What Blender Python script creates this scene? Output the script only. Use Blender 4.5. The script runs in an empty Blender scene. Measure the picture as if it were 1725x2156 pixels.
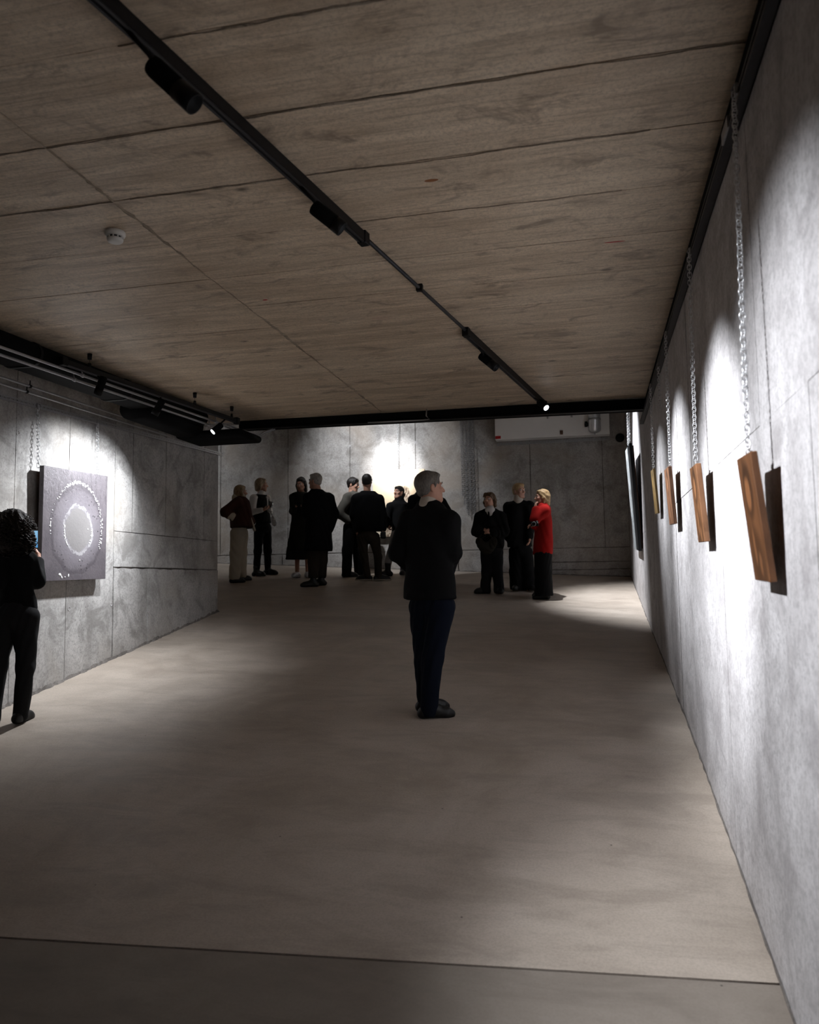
import bpy, bmesh, math, random
import numpy as np
from mathutils import Vector, Matrix

random.seed(7)
SC = bpy.context.scene
COL = SC.collection

# ------------------------------------------------------------------ camera
cam_d = bpy.data.cameras.new('camera')
cam = bpy.data.objects.new('camera', cam_d)
COL.objects.link(cam)
cam_d.sensor_fit = 'VERTICAL'
cam_d.sensor_height = 36.0
cam_d.lens = 28.0
cam_d.clip_start = 0.05
cam_d.dof.use_dof = True
cam_d.dof.focus_distance = 7.0
cam_d.dof.aperture_fstop = 2.8
CR = Matrix(((0.9744, 0.0320, 0.2225), (0.2243, -0.0821, -0.9710), (-0.0128, 0.9961, -0.0872)))
cam.matrix_world = CR.to_4x4()          # the lens is the origin of the world
SC.camera = cam

# ------------------------------------------------------------------ world, exposure
wd = bpy.data.worlds.new('world')
SC.world = wd
wd.use_nodes = True
wd.node_tree.nodes['Background'].inputs[0].default_value = (0.8, 0.85, 1, 1)
wd.node_tree.nodes['Background'].inputs[1].default_value = 0.0
SC.view_settings.view_transform = 'Standard'
SC.view_settings.look = 'None'
SC.view_settings.exposure = 0.24
SC.view_settings.gamma = 1.0
SC.view_settings.use_curve_mapping = False

SC.cycles.max_bounces = 5; SC.cycles.diffuse_bounces = 3; SC.cycles.glossy_bounces = 2; SC.cycles.transmission_bounces = 4
SC.cycles.caustics_reflective = False; SC.cycles.caustics_refractive = False
LAMP_W = 8.5         # one factor on every lamp of the gallery

# ------------------------------------------------------------------ room numbers (metres, lens = origin)
XR = 0.62             # right wall face
XL = -4.794           # left wall face
YB = 13.856           # back wall face
YE = 8.70             # front edge of the low slab (black beam)
YLE = 9.62            # far end of the left wall
ZC = 1.927            # underside of the low slab
ZH = 4.0              # ceiling of the tall room behind
YN = -2.6             # rear wall behind the lens
XF = -9.6             # far left wall of the tall room
_YR = np.array([-6, 0, 2.0, 3.64, 4.07, 5.23, 6.55, 8.33, 11.35, 14.74, 20]) * .94
_HR = np.array([-3.0, -2.1, -1.79, -1.545, -1.47, -1.27, -1.07, -.827, -.43, .034, .75]) * .94
_YL = np.array([-6, 0, 3, 6.47, 7.89, 10.23, 14.74, 20]) * .94
_HL = np.array([-3.05, -2.08, -1.58, -1.007, -.77, -.381, .31, 1.1]) * .94
def floor_z(x, y):
    t = (XR - x) / (XR - XL)
    a = float(np.interp(y, _YR, _HR)); b = float(np.interp(y, _YL, _HL))
    return a + t * (b - a)

# ------------------------------------------------------------------ object helpers
def tag(o, label=None, cat=None, group=None, kind=None):
    if label: o['label'] = label
    if cat: o['category'] = cat
    if group: o['group'] = group
    if kind: o['kind'] = kind
    return o
def link(name, me, mat=None, parent=None, smooth=False):
    o = bpy.data.objects.new(name, me)
    COL.objects.link(o)
    if mat is not None:
        me.materials.clear(); me.materials.append(mat)
    if smooth:
        me.polygons.foreach_set('use_smooth', [True] * len(me.polygons))
    if parent is not None: o.parent = parent
    return o
def empty(name, loc=(0, 0, 0), rz=0):
    o = bpy.data.objects.new(name, None)
    COL.objects.link(o)
    o.empty_display_size = .1
    o.location = loc; o.rotation_euler = (0, 0, rz)
    return o
def put(name, bm, mat, parent=None, smooth=False):
    me = bpy.data.meshes.new(name)
    bm.normal_update(); bm.to_mesh(me); bm.free()
    return link(name, me, mat, parent, smooth)
def box(bm, lo, hi, M=None):
    vs = [bm.verts.new((x, y, z)) for x in (lo[0], hi[0]) for y in (lo[1], hi[1]) for z in (lo[2], hi[2])]
    for f in ((0, 1, 3, 2), (4, 6, 7, 5), (0, 4, 5, 1), (2, 3, 7, 6), (0, 2, 6, 4), (1, 5, 7, 3)):
        bm.faces.new([vs[i] for i in f])
    if M is not None:
        for v in vs: v.co = M @ v.co
    return vs
def bev(bm, w, seg=2):
    bmesh.ops.bevel(bm, geom=list(bm.edges), offset=w, segments=seg, profile=.5, affect='EDGES')
def frame(d, up=Vector((0, 0, 1))):
    d = Vector(d).normalized()
    if abs(d.dot(up)) > .98: up = Vector((0, 1, 0))
    a = d.cross(up).normalized(); b = a.cross(d)
    return d, a, b
def tube(bm, pts, r, n=10, cap=True, closed=False):
    pts = [Vector(p) for p in pts]; rs = r if isinstance(r, (list, tuple)) else [r] * len(pts)
    rings = []
    L = len(pts)
    for i, p in enumerate(pts):
        if closed: d = pts[(i + 1) % L] - pts[i - 1]
        else: d = pts[min(i + 1, L - 1)] - pts[max(i - 1, 0)]
        _, a, b = frame(d)
        rings.append([bm.verts.new(p + (a * math.cos(2 * math.pi * k / n) + b * math.sin(2 * math.pi * k / n)) * rs[i]) for k in range(n)])
    for i in range(L if closed else L - 1):
        A, B = rings[i], rings[(i + 1) % L]
        for k in range(n):
            bm.faces.new((A[k], A[(k + 1) % n], B[(k + 1) % n], B[k]))
    if cap and not closed:
        bm.faces.new(list(reversed(rings[0]))); bm.faces.new(rings[-1])
def beam(bm, a, b, w, h):
    """rectangular bar from a to b, w wide, h tall"""
    a, b = Vector(a), Vector(b)
    _, s, u = frame(b - a)
    q = []
    for p in (a, b):
        q.append([bm.verts.new(p + s * (w / 2 * i) + u * (h / 2 * j)) for i, j in ((-1, -1), (1, -1), (1, 1), (-1, 1))])
    for k in range(4):
        bm.faces.new((q[0][k], q[0][(k + 1) % 4], q[1][(k + 1) % 4], q[1][k]))
    bm.faces.new(list(reversed(q[0]))); bm.faces.new(q[1])
def lathe(bm, prof, n=24, M=None):
    rings = []
    for r, z in prof:
        vs = [bm.verts.new((r * math.cos(2 * math.pi * k / n), r * math.sin(2 * math.pi * k / n), z)) for k in range(n)]
        if M is not None:
            for v in vs: v.co = M @ v.co
        rings.append(vs)
    for A, B in zip(rings, rings[1:]):
        for k in range(n):
            bm.faces.new((A[k], A[(k + 1) % n], B[(k + 1) % n], B[k]))
    bm.faces.new(list(reversed(rings[0]))); bm.faces.new(rings[-1])
def aim(loc, target):
    return Matrix.Translation(Vector(loc)) @ (Vector(target) - Vector(loc)).to_track_quat('-Z', 'Y').to_matrix().to_4x4()

# ------------------------------------------------------------------ material helpers
class NT:
    def __init__(s, name):
        s.m = bpy.data.materials.new(name); s.m.use_nodes = True
        s.t = s.m.node_tree; s.b = s.t.nodes['Principled BSDF']
    def n(s, typ, **kw):
        nd = s.t.nodes.new(typ)
        for k, v in kw.items(): setattr(nd, k, v)
        return nd
    def w(s, a, b): s.t.links.new(a, b)
    def pos(s, space='world'):
        if space == 'world': return s.n('ShaderNodeNewGeometry').outputs['Position']
        return s.n('ShaderNodeTexCoord').outputs['Object']
    def mapv(s, v, sc=(1, 1, 1), loc=(0, 0, 0)):
        m = s.n('ShaderNodeMapping'); s.w(v, m.inputs[0])
        m.inputs['Scale'].default_value = sc; m.inputs['Location'].default_value = loc
        return m.outputs[0]
    def noise(s, v, sc=1, det=4, rough=.6, dist=0):
        nd = s.n('ShaderNodeTexNoise'); s.w(v, nd.inputs['Vector'])
        nd.inputs['Scale'].default_value = sc; nd.inputs['Detail'].default_value = det
        nd.inputs['Roughness'].default_value = rough; nd.inputs['Distortion'].default_value = dist
        return nd.outputs['Fac']
    def voro(s, v, sc=1, feat='F1'):
        nd = s.n('ShaderNodeTexVoronoi'); nd.feature = feat; s.w(v, nd.inputs['Vector'])
        nd.inputs['Scale'].default_value = sc
        return nd.outputs['Distance']
    def math(s, op, a, b=None, c=None, clamp=False):
        nd = s.n('ShaderNodeMath', operation=op); nd.use_clamp = clamp
        for i, x in enumerate((a, b, c)):
            if x is None: continue
            if isinstance(x, (int, float)): nd.inputs[i].default_value = x
            else: s.w(x, nd.inputs[i])
        return nd.outputs[0]
    def ramp(s, f, stops):
        nd = s.n('ShaderNodeValToRGB'); s.w(f, nd.inputs[0])
        e = nd.color_ramp.elements
        while len(e) < len(stops): e.new(.5)
        for i, (p, c) in enumerate(stops):
            e[i].position = p
            e[i].color = (c, c, c, 1) if isinstance(c, (int, float)) else (*c, 1)
        return nd.outputs[0]
    def mix(s, f, a, b, typ='MIX'):
        nd = s.n('ShaderNodeMix', data_type='RGBA', blend_type=typ)
        if isinstance(f, (int, float)): nd.inputs[0].default_value = f
        else: s.w(f, nd.inputs[0])
        for i, x in ((6, a), (7, b)):
            if isinstance(x, (tuple, list)): nd.inputs[i].default_value = (*x, 1)
            else: s.w(x, nd.inputs[i])
        return nd.outputs[2]
    def sep(s, v):
        nd = s.n('ShaderNodeSeparateXYZ'); s.w(v, nd.inputs[0]); return nd.outputs
    def bump(s, h, st=.3, d=.01):
        nd = s.n('ShaderNodeBump'); nd.inputs['Strength'].default_value = st; nd.inputs['Distance'].default_value = d
        s.w(h, nd.inputs['Height']); s.w(nd.outputs[0], s.b.inputs['Normal'])
    def col(s, c):
        if isinstance(c, (tuple, list)): s.b.inputs['Base Color'].default_value = (*c, 1)
        else: s.w(c, s.b.inputs['Base Color'])
    def set(s, **kw):
        for k, v in kw.items():
            s.b.inputs[{'rough': 'Roughness', 'metal': 'Metallic', 'spec': 'Specular IOR Level', 'alpha': 'Alpha', 'trans': 'Transmission Weight', 'ior': 'IOR', 'sheen': 'Sheen Weight'}[k]].default_value = v
        return s

def plain(name, c, rough=.6, metal=0, spec=.4, var=.25, sc=30):
    """one colour with a little wear, used for metals, plastics and cloth"""
    k = NT(name); p = k.pos('object')
    f = k.noise(p, sc, 3)
    k.col(k.mix(f, tuple(x * (1 - var) for x in c), tuple(min(1, x * (1 + var)) for x in c)))
    k.set(rough=rough, metal=metal, spec=spec)
    return k.m
def concrete(name, c0, c1, stain, streak=(3.2, 3.2, .55), pores=1, rough=.75, spec=.3, warm=None, drip=.3):
    k = NT(name); p = k.pos()
    big = k.noise(p, .9, 4, .66, .5)
    med = k.noise(k.mapv(p, (1, 1, 1), (7, 2, 5)), 3.4, 4, .7, .6)
    st = k.noise(k.mapv(p, streak), 1.7, 3, .7)
    fine = k.noise(p, 46, 2, .8)
    c = k.mix(k.ramp(big, [(.34, 0), (.66, 1)]), c0, c1)
    c = k.mix(k.math('MULTIPLY', k.ramp(med, [(.36, 1), (.52, 0)]), .72), c, stain)
    c = k.mix(k.math('MULTIPLY', k.ramp(med, [(.56, 0), (.7, 1)]), .4), c, tuple(min(1, x * 1.22) for x in c1))
    c = k.mix(k.math('MULTIPLY', k.ramp(st, [(.34, 1), (.5, 0)]), drip), c, stain)
    c = k.mix(k.math('MULTIPLY', k.ramp(fine, [(.36, 1), (.56, 0)]), .45), c, tuple(x * .5 for x in c0))
    if warm:
        c = k.mix(k.math('MULTIPLY', k.ramp(k.noise(p, .75, 2, .6, .6), [(.46, 0), (.66, 1)]), .6), c, warm)
    # air pores
    v = k.voro(p, 26)
    pm = k.math('MULTIPLY', k.ramp(v, [(.10, 1), (.2, 0)]), k.ramp(k.noise(p, 2.3, 2), [(.5, 0), (.66, 1)]))
    po = k.math('MULTIPLY', pm, pores, clamp=True)
    c = k.mix(k.math('MULTIPLY', po, .75), c, tuple(x * .28 for x in c0))
    k.col(c)
    k.set(rough=rough, spec=spec)
    k.bump(fine, .35, .003)
    return k.m

M = {}
M['wall'] = concrete('concrete_wall', (.46, .44, .445), (.62, .60, .61), (.33, .31, .315), pores=.55)
M['wall_l'] = concrete('concrete_wall_left', (.37, .36, .35), (.54, .525, .515), (.21, .20, .19), warm=(.40, .36, .31), pores=1)
M['wall_b'] = concrete('concrete_wall_back', (.33, .315, .30), (.46, .44, .425), (.20, .185, .17), warm=(.37, .31, .255))
def ceiling_mat():
    k = NT('concrete_ceiling'); p = k.pos()
    big = k.noise(p, .8, 3, .66, .5)
    gr = k.noise(k.mapv(p, (.5, 5.5, 1)), 1.5, 5, .76, .5)
    gr2 = k.noise(k.mapv(p, (1.3, 26, 1)), 1.6, 3, .78)
    blot = k.noise(k.mapv(p, (1.6, 3.2, 1), (3, 8, 1)), 1.7, 4, .72, .8)
    fine = k.noise(p, 60, 2, .8)
    c = k.mix(k.ramp(gr, [(.34, 0), (.64, 1)]), (.43, .32, .215), (.78, .63, .465))
    c = k.mix(k.ramp(big, [(.35, .0), (.68, .5)]), c, (.79, .67, .515))
    c = k.mix(k.math('MULTIPLY', k.ramp(gr2, [(.36, 1), (.48, 0)]), .42), c, (.27, .20, .135))
    c = k.mix(k.math('MULTIPLY', k.ramp(blot, [(.32, 1), (.46, 0)]), .75), c, (.24, .18, .13))
    c = k.mix(k.math('MULTIPLY', k.ramp(blot, [(.58, 0), (.72, 1)]), .35), c, (.68, .50, .345))
    c = k.mix(k.math('MULTIPLY', k.ramp(fine, [(.34, 1), (.56, 0)]), .4), c, (.28, .22, .165))
    v = k.voro(k.mapv(p, (2.6, 5.2, 1)), 1.0)
    kn = k.math('MULTIPLY', k.ramp(v, [(.05, 1), (.13, 0)]), k.ramp(k.noise(p, 2.1, 1), [(.5, 0), (.6, 1)]))
    c = k.mix(k.math('MULTIPLY', kn, .85), c, (.06, .042, .03))
    pk = k.ramp(k.noise(k.mapv(p, (1.6, 2.4, 1), (4, 2, 0)), 1.0, 2), [(.70, 0), (.8, .5)])
    c = k.mix(pk, c, (.50, .33, .26))
    k.col(c); k.set(rough=.5, spec=.4)
    k.bump(gr2, .5, .005)
    return k.m
M['ceiling'] = ceiling_mat()
def floor_mat(name='concrete_floor', g=1.0):
    k = NT(name); p = k.pos()
    a = k.noise(p, .9, 4, .64, .7)
    b = k.noise(k.mapv(p, (1.2, 3.6, 1)), 1.3, 4, .72, .5)
    fine = k.noise(p, 90, 2, .7)
    c = k.mix(k.ramp(a, [(.3, 0), (.7, 1)]), tuple(x * g for x in (.37, .31, .255)), tuple(x * g for x in (.54, .47, .405)))
    c = k.mix(k.math('MULTIPLY', k.ramp(b, [(.35, 1), (.55, 0)]), .4), c, tuple(x * g for x in (.25, .208, .172)))
    c = k.mix(k.math('MULTIPLY', k.ramp(b, [(.62, 0), (.75, 1)]), .35), c, tuple(x * g for x in (.62, .55, .49)))
    c = k.mix(k.math('MULTIPLY', k.ramp(fine, [(.35, 1), (.6, 0)]), .2), c, (.16, .135, .115))
    v = k.voro(p, 5)
    c = k.mix(k.ramp(v, [(.018, .8), (.03, 0)]), c, (.05, .042, .038))
    k.col(c)
    k.w(k.ramp(b, [(.3, .5), (.7, .72)]), k.b.inputs['Roughness'])
    k.set(spec=.4)
    k.bump(fine, .12, .002)
    return k.m
M['floor'] = floor_mat()
M['floor_near'] = floor_mat('concrete_floor_old_pour', .56)
M['sludge'] = concrete('cement_joint', (.13, .115, .105), (.22, .2, .185), (.07, .06, .055))
M['fin'] = concrete('board_joint', (.34, .275, .205), (.50, .42, .33), (.22, .17, .125))
M['black'] = plain('black_metal', (.006, .006, .0065), .5, 0, .22)
M['blackmatte'] = plain('black_matte', (.004, .004, .0042), .85, 0, .1)
M['rail'] = plain('dark_steel', (.05, .05, .055), .5, .6, .4)
M['galv'] = plain('galvanised_steel', (.72, .73, .75), .32, .6, .6, .15, 60)
M['galvd'] = plain('dull_galvanised', (.38, .38, .39), .4, .6, .5, .3, 60)
M['white'] = plain('white_plastic', (.72, .70, .66), .45, 0, .4, .04)
M['panel'] = plain('white_panel', (.78, .76, .74), .5, 0, .3, .06, 4)
M['dark_slot'] = plain('dark_slot', (.02, .02, .02), .8)
M['red'] = plain('red_tape', (.5, .02, .02), .5)
M['rust'] = plain('rust_mark', (.28, .11, .04), .7)
M['brown'] = plain('brown_metal', (.09, .04, .02), .5)
k = NT('lamp_lens'); k.col((1, 1, 1))
k.b.inputs['Emission Color'].default_value = (.9, .95, 1, 1); k.b.inputs['Emission Strength'].default_value = 9
M['lens'] = k.m
k = NT('lamp_lens_off'); k.col((.05, .05, .055)); k.set(rough=.1)
M['lens_off'] = k.m

# ------------------------------------------------------------------ floor
def wob(rnd, n, a):
    v = [rnd.uniform(-a, a) for _ in range(n + 1)]
    return v
def floor_slab(name, xs, y0f, y1f, ny, parent, dz=0, mat='floor'):
    bm = bmesh.new(); rows = []
    for j in range(ny + 1):
        t = j / ny; row = []
        for x in xs:
            y = y0f(x) * (1 - t) + y1f(x) * t
            row.append(bm.verts.new((x, y, floor_z(x, y) + dz)))
        rows.append(row)
    for a, b in zip(rows, rows[1:]):
        for i in range(len(xs) - 1):
            bm.faces.new((a[i], a[i + 1], b[i + 1], b[i]))
    # skirt so that the slab has a depth
    ring = rows[0] + [r[-1] for r in rows[1:]] + list(reversed(rows[-1][:-1])) + [r[0] for r in reversed(rows[1:-1])]
    ring = [bm.verts.new(v.co) for v in ring]
    low = [bm.verts.new(v.co + Vector((0, 0, -.15))) for v in ring]
    for i in range(len(ring)):
        j = (i + 1) % len(ring)
        bm.faces.new((ring[j], ring[i], low[i], low[j]))
    return put(name, bm, M[mat], parent, True)
def joint_y(x):                                   # the saw joint across the floor in front of the lens
    return 3.03 + (x + 2.508) * .074
bm = bmesh.new()
fx = [XF - .2 + (XR + .4 - XF) * i / 20 for i in range(21)]
def fz2(x, y): return floor_z(x, y) - .03
rows = [[bm.verts.new((x, YN + (YB + .3 - YN) * j / 24, fz2(x, YN + (YB + .3 - YN) * j / 24))) for x in fx] for j in range(25)]
for a, b in zip(rows, rows[1:]):
    for i in range(20): bm.faces.new((a[i], a[i + 1], b[i + 1], b[i]))
floor = tag(put('floor', bm, M['sludge']), kind='structure')
floor_slab('floor_slab', fx, lambda x: YN - .1, lambda x: joint_y(x) - .004, 20, floor, -.003, 'floor_near')
floor_slab('floor_slab', fx, lambda x: joint_y(x) + .004, lambda x: YB + .2, 60, floor)

# ------------------------------------------------------------------ formwork panels
def panel(name, org, eu, ev, en, w, h, mat, parent, rnd, gap=.003, thick=.03, jit=.0025, seg=.22):
    """one cast panel: face at org + u*eu + v*ev, standing proud along en, with slightly ragged edges"""
    org, eu, ev, en = Vector(org), Vector(eu), Vector(ev), Vector(en)
    nu = max(1, int(w / seg)); nv = max(1, int(h / seg))
    out = rnd.uniform(-.0015, .0015)
    pts = []
    for i in range(nu): pts.append((gap + (w - 2 * gap) * i / nu, gap + (rnd.uniform(0, jit) if i else 0)))
    for i in range(nv): pts.append((w - gap - (rnd.uniform(0, jit) if i else 0), gap + (h - 2 * gap) * i / nv))
    for i in range(nu): pts.append((w - gap - (w - 2 * gap) * i / nu, h - gap - (rnd.uniform(0, jit) if i else 0)))
    for i in range(nv): pts.append((gap + (rnd.uniform(0, jit) if i else 0), h - gap - (h - 2 * gap) * i / nv))
    bm = bmesh.new()
    F = [bm.verts.new(org + eu * u + ev * v + en * out) for u, v in pts]
    B = [bm.verts.new(org + eu * u + ev * v - en * thick) for u, v in pts]
    f = bm.faces.new(F)
    for i in range(len(F)):
        j = (i + 1) % len(F); bm.faces.new((F[j], F[i], B[i], B[j]))
    if f.normal.dot(en) < 0 if f.normal.length else False: pass
    bmesh.ops.recalc_face_normals(bm, faces=list(bm.faces))
    return put(name, bm, mat, parent)
def slab_box(name, lo, hi, mat, kind='structure'):
    bm = bmesh.new(); box(bm, lo, hi)
    return tag(put(name, bm, mat), kind=kind)

rnd = random.Random(3)
# low ceiling slab, cast on boards that run across the room
ceil = slab_box('ceiling', (XL - .3, YN - .2, ZC + .007), (XR + .2, YE, ZC + .3), M['fin'])
XJ = -2.30
by = [2.40 - .508 * i for i in range(10, 0, -1)] + [2.40, 2.915, 3.43, 3.955, 4.50, 5.02, 5.50, 6.02, 6.53, 7.05, 7.56, 8.08, YE]
for a, b in zip(by, by[1:]):
    panel('cast_panel', (XJ, a, ZC), (1, 0, 0), (0, 1, 0), (0, 0, -1), XR + .1 - XJ, b - a, M['ceiling'], ceil, rnd, .0006, .02, .0042, .07)
    panel('cast_panel', (XL - .2, a + .0, ZC), (1, 0, 0), (0, 1, 0), (0, 0, -1), XJ - XL + .2, b - a, M['ceiling'], ceil, rnd, .0006, .02, .0042, .07)
# grout fins squeezed out along the wider joints
def fin(a, b, w, seed):
    rn = random.Random(seed); a, b = Vector(a), Vector(b); n = int((b - a).length / .035); d = (b - a).normalized(); s = Vector((-d.y, d.x, 0))
    bm = bmesh.new(); L = []; off = 0
    for i in range(n + 1):
        c = a.lerp(b, i / n); off = off * .85 + rn.uniform(-.004, .004); e = w * max(.03, abs(math.sin(i * .053 + seed)) * rn.uniform(.3, 1) - .15)
        L.append((bm.verts.new(c + s * (off - e * rn.uniform(.6, 1))), bm.verts.new(c + s * off + Vector((0, 0, -.0045))), bm.verts.new(c + s * (off + e * rn.uniform(.6, 1)))))
    for u, v in zip(L, L[1:]):
        bm.faces.new((u[0], u[1], v[1], v[0])); bm.faces.new((u[1], u[2], v[2], v[1]))
    put('grout_fin', bm, M['fin'], ceil)
ZF = ZC - .0018
fin((XJ, 1.2, ZF), (XJ + .02, YE - .1, ZF), .026, 1)
fin((XL, 2.915, ZF), (XR, 2.92, ZF), .012, 2); fin((-1.6, 2.40, ZF), (XR, 2.41, ZF), .018, 3); fin((-2.2, 3.43, ZF), (.3, 3.43, ZF), .012, 4); fin((XL, 3.43, ZF), (XJ, 3.43, ZF), .010, 5); fin((-1.2, 3.955, ZF), (.2, 3.955, ZF), .007, 6)
# right wall
wr = slab_box('wall_right', (XR + .006, YN, -3.2), (XR + .4, YB + .3, ZH), M['sludge'])
ry = [YN, -1.6, -.55, .5, 1.55, 2.45, 3.13, 4.15, 5.2, 6.3, 7.4, 8.5, 9.6, 10.7, 11.8, 12.9, YB]
for a, b in zip(ry, ry[1:]):
    panel('cast_panel', (XR, a, -3.0), (0, 1, 0), (0, 0, 1), (-1, 0, 0), b - a, 3.56, M['wall'], wr, rnd, .0005, .02, .0012)
    panel('cast_panel', (XR, a, .56), (0, 1, 0), (0, 0, 1), (-1, 0, 0), b - a, ZH - .56, M['wall'], wr, rnd, .0005, .02, .0012)
# left wall
wl = slab_box('wall_left', (XL - .4, YN, -3.2), (XL - .012, YLE - .02, ZH), M['sludge'])
ly = [YN, -1.4, -.7, 0, .72, 1.45, 2.2, 2.93, 3.66, 4.39, 5.10, 5.83, 6.55, 7.29]
for a, b in zip(ly, ly[1:]):
    panel('cast_panel', (XL, a, -3.0), (0, 1, 0), (0, 0, 1), (1, 0, 0), b - a, 3.0 + ZC + .1, M['wall_l'], wl, rnd, .0015, .02, .0035, .12)
for a, b in ((7.29, 7.62), (7.62, 8.30), (8.30, 9.23), (9.23, YLE)):
    panel('cast_panel', (XL, a, .56), (0, 1, 0), (0, 0, 1), (1, 0, 0), b - a, ZH - .56, M['wall_l'], wl, rnd, .003, .02, .004)
panel('cast_panel', (XL, 7.29, .19), (0, 1, 0), (0, 0, 1), (1, 0, 0), YLE - 7.29, .37, M['wall_l'], wl, rnd, .002, .02, .004)
for a, b in ((7.29, 7.94), (7.94, YLE)):
    panel('cast_panel', (XL + .008, a, -1.6), (0, 1, 0), (0, 0, 1), (1, 0, 0), b - a, 1.785, M['wall_l'], wl, rnd, .003, .03, .012, .08)
# end face of the left wall and the wall that closes the tall room on that side
panel('cast_panel', (XL - .4, YLE, -1.6), (1, 0, 0), (0, 0, 1), (0, 1, 0), .4, ZH + 1.6, M['wall_l'], wl, rnd, .001, .02, .004, .1)
slab_box('wall_return', (XF, YLE - .4, -1.5), (XL - .4, YLE - .02, ZH), M['wall_l'])
slab_box('wall_far_left', (XF - .3, YLE - .4, -1.5), (XF, YB + .3, ZH), M['wall_b'])
slab_box('wall_rear', (XL - .4, YN - .3, -3.2), (XR + .4, YN, ZC + .3), M['wall'])
slab_box('wall_over_slab', (XL - .4, YE + .02, ZC + .02), (XR + .1, YE + .25, ZH), M['wall_b'])
slab_box('ceiling_high', (XF - .3, YE, ZH), (XR + .4, YB + .3, ZH + .2), M['ceiling'])
# back wall
wb = slab_box('wall_back', (XF - .3, YB + .012, -1.2), (XR + .4, YB + .4, ZH), M['sludge'])
bx = [XF, -8.1, -6.85, -5.49, -4.28, -3.05, -1.01, .214, XR]
ZJ = .54
for a, b in zip(bx, bx[1:]):
    panel('cast_panel', (a, YB, ZJ), (1, 0, 0), (0, 0, 1), (0, -1, 0), b - a, ZH - ZJ, M['wall_b'], wb, rnd, .004, .02, .004)
for a, b in ((XF, -5.6), (-5.6, -2.3), (-2.3, -.8)):
    panel('cast_panel', (a, YB - .006, -1.0), (1, 0, 0), (0, 0, 1), (0, -1, 0), b - a, ZJ + 1.0, M['wall_b'], wb, rnd, .003, .02, .014, .09)
for z0, z1 in ((-1.0, .17), (.17, .30), (.30, ZJ)):
    panel('cast_panel', (-.8, YB, z0), (1, 0, 0), (0, 0, 1), (0, -1, 0), XR + .8, z1 - z0, M['wall_b'], wb, rnd, .003, .02, .010, .09)

# tie holes left by the formwork: a cone recess with a pale plug
def tie_hole_mesh():
    bm = bmesh.new()
    lathe(bm, [(.021, -.006), (.021, .002), (.016, .002), (.013, -.004), (.004, -.004)], 16)
    me = bpy.data.meshes.new('tie_hole'); bm.to_mesh(me); bm.free(); me.materials.append(M['wall']); return me
thm = tie_hole_mesh()
for y, z in ((5.85, 1.322), (6.578, 1.343), (7.256, 1.377), (6.596, -.209), (7.268, -.189), (7.955, -.283), (5.12, 1.30), (5.12, -.25), (8.7, 1.39)):
    o = link('tie_hole', thm, None, wl); o.location = (XL + .001 + (.008 if y > 7.3 and z < 0 else 0), y, z); o.rotation_euler = (0, math.pi / 2, 0)
for x in (-8.1, -6.80, -5.49, -4.28, -3.05, -1.01):
    for z in (2.50, 1.05):
        o = link('tie_hole', thm, None, wb); o.location = (x, YB - .001, z); o.rotation_euler = (math.pi / 2, 0, 0)

# crumbled mortar where the walls meet the floor
def mortar(name, pts, nrm, parent, h=.022, dep=.012):
    bm = bmesh.new(); rn = random.Random(len(pts)); A = []
    for q in pts:
        z = floor_z(*q); a = rn.uniform(.3, 1); b = rn.uniform(.25, 1)
        n = Vector((nrm[0], nrm[1], 0))
        A.append((bm.verts.new((q[0], q[1], z - .02)), bm.verts.new(Vector((q[0], q[1], z + .001)) + n * dep * b), bm.verts.new(Vector((q[0], q[1], z + h * a)) + n * .001)))
        A[-1][0].co += n * dep * b
    for s, t in zip(A, A[1:]):
        bm.faces.new((s[0], s[1], t[1], t[0])); bm.faces.new((s[1], s[2], t[2], t[1]))
    return put(name, bm, M['sludge'], parent)
N = 150
mortar('mortar_edge', [(XR, 1 + (YB - 1) * i / N) for i in range(N + 1)], (-1, 0), floor, .012, .012)
mortar('mortar_edge', [(XL + (.008 if 4 + (YLE - 4) * i / N > 7.3 else 0), 4 + (YLE - 4) * i / N) for i in range(N + 1)], (1, 0), floor, .035, .03)
mortar('mortar_edge', [(XF + (XR - XF) * i / N, YB - .006) for i in range(N + 1)], (0, -1), floor, .02, .015)

# ------------------------------------------------------------------ black beam under the slab edge
bmm = bmesh.new()
beam(bmm, (-4.05, YE + .0, 1.884), (XR - .02, YE + .10, 1.862), .10, .125)
beam_o = tag(put('steel_beam', bmm, M['blackmatte']), 'black steel beam spanning the room under the edge of the low ceiling', 'beam')
bmm = bmesh.new(); beam(bmm, (-4.0, YE - .06, 1.826), (XR - .03, YE + .03, 1.803), .05, .012)
put('bottom_flange', bmm, M['black'], beam_o)
bmm = bmesh.new(); tube(bmm, [(-2.45, YE - .075, 1.812), (-1.80, YE - .07, 1.806), (-1.735, YE - .07, 1.812), (-1.77, YE - .07, 1.85), (-1.765, YE - .07, 1.925)], .008, 8)
tag(put('bent_conduit', bmm, M['galvd'], None, True), 'thin chrome conduit with an elbow running under the black beam', 'conduit')

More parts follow.
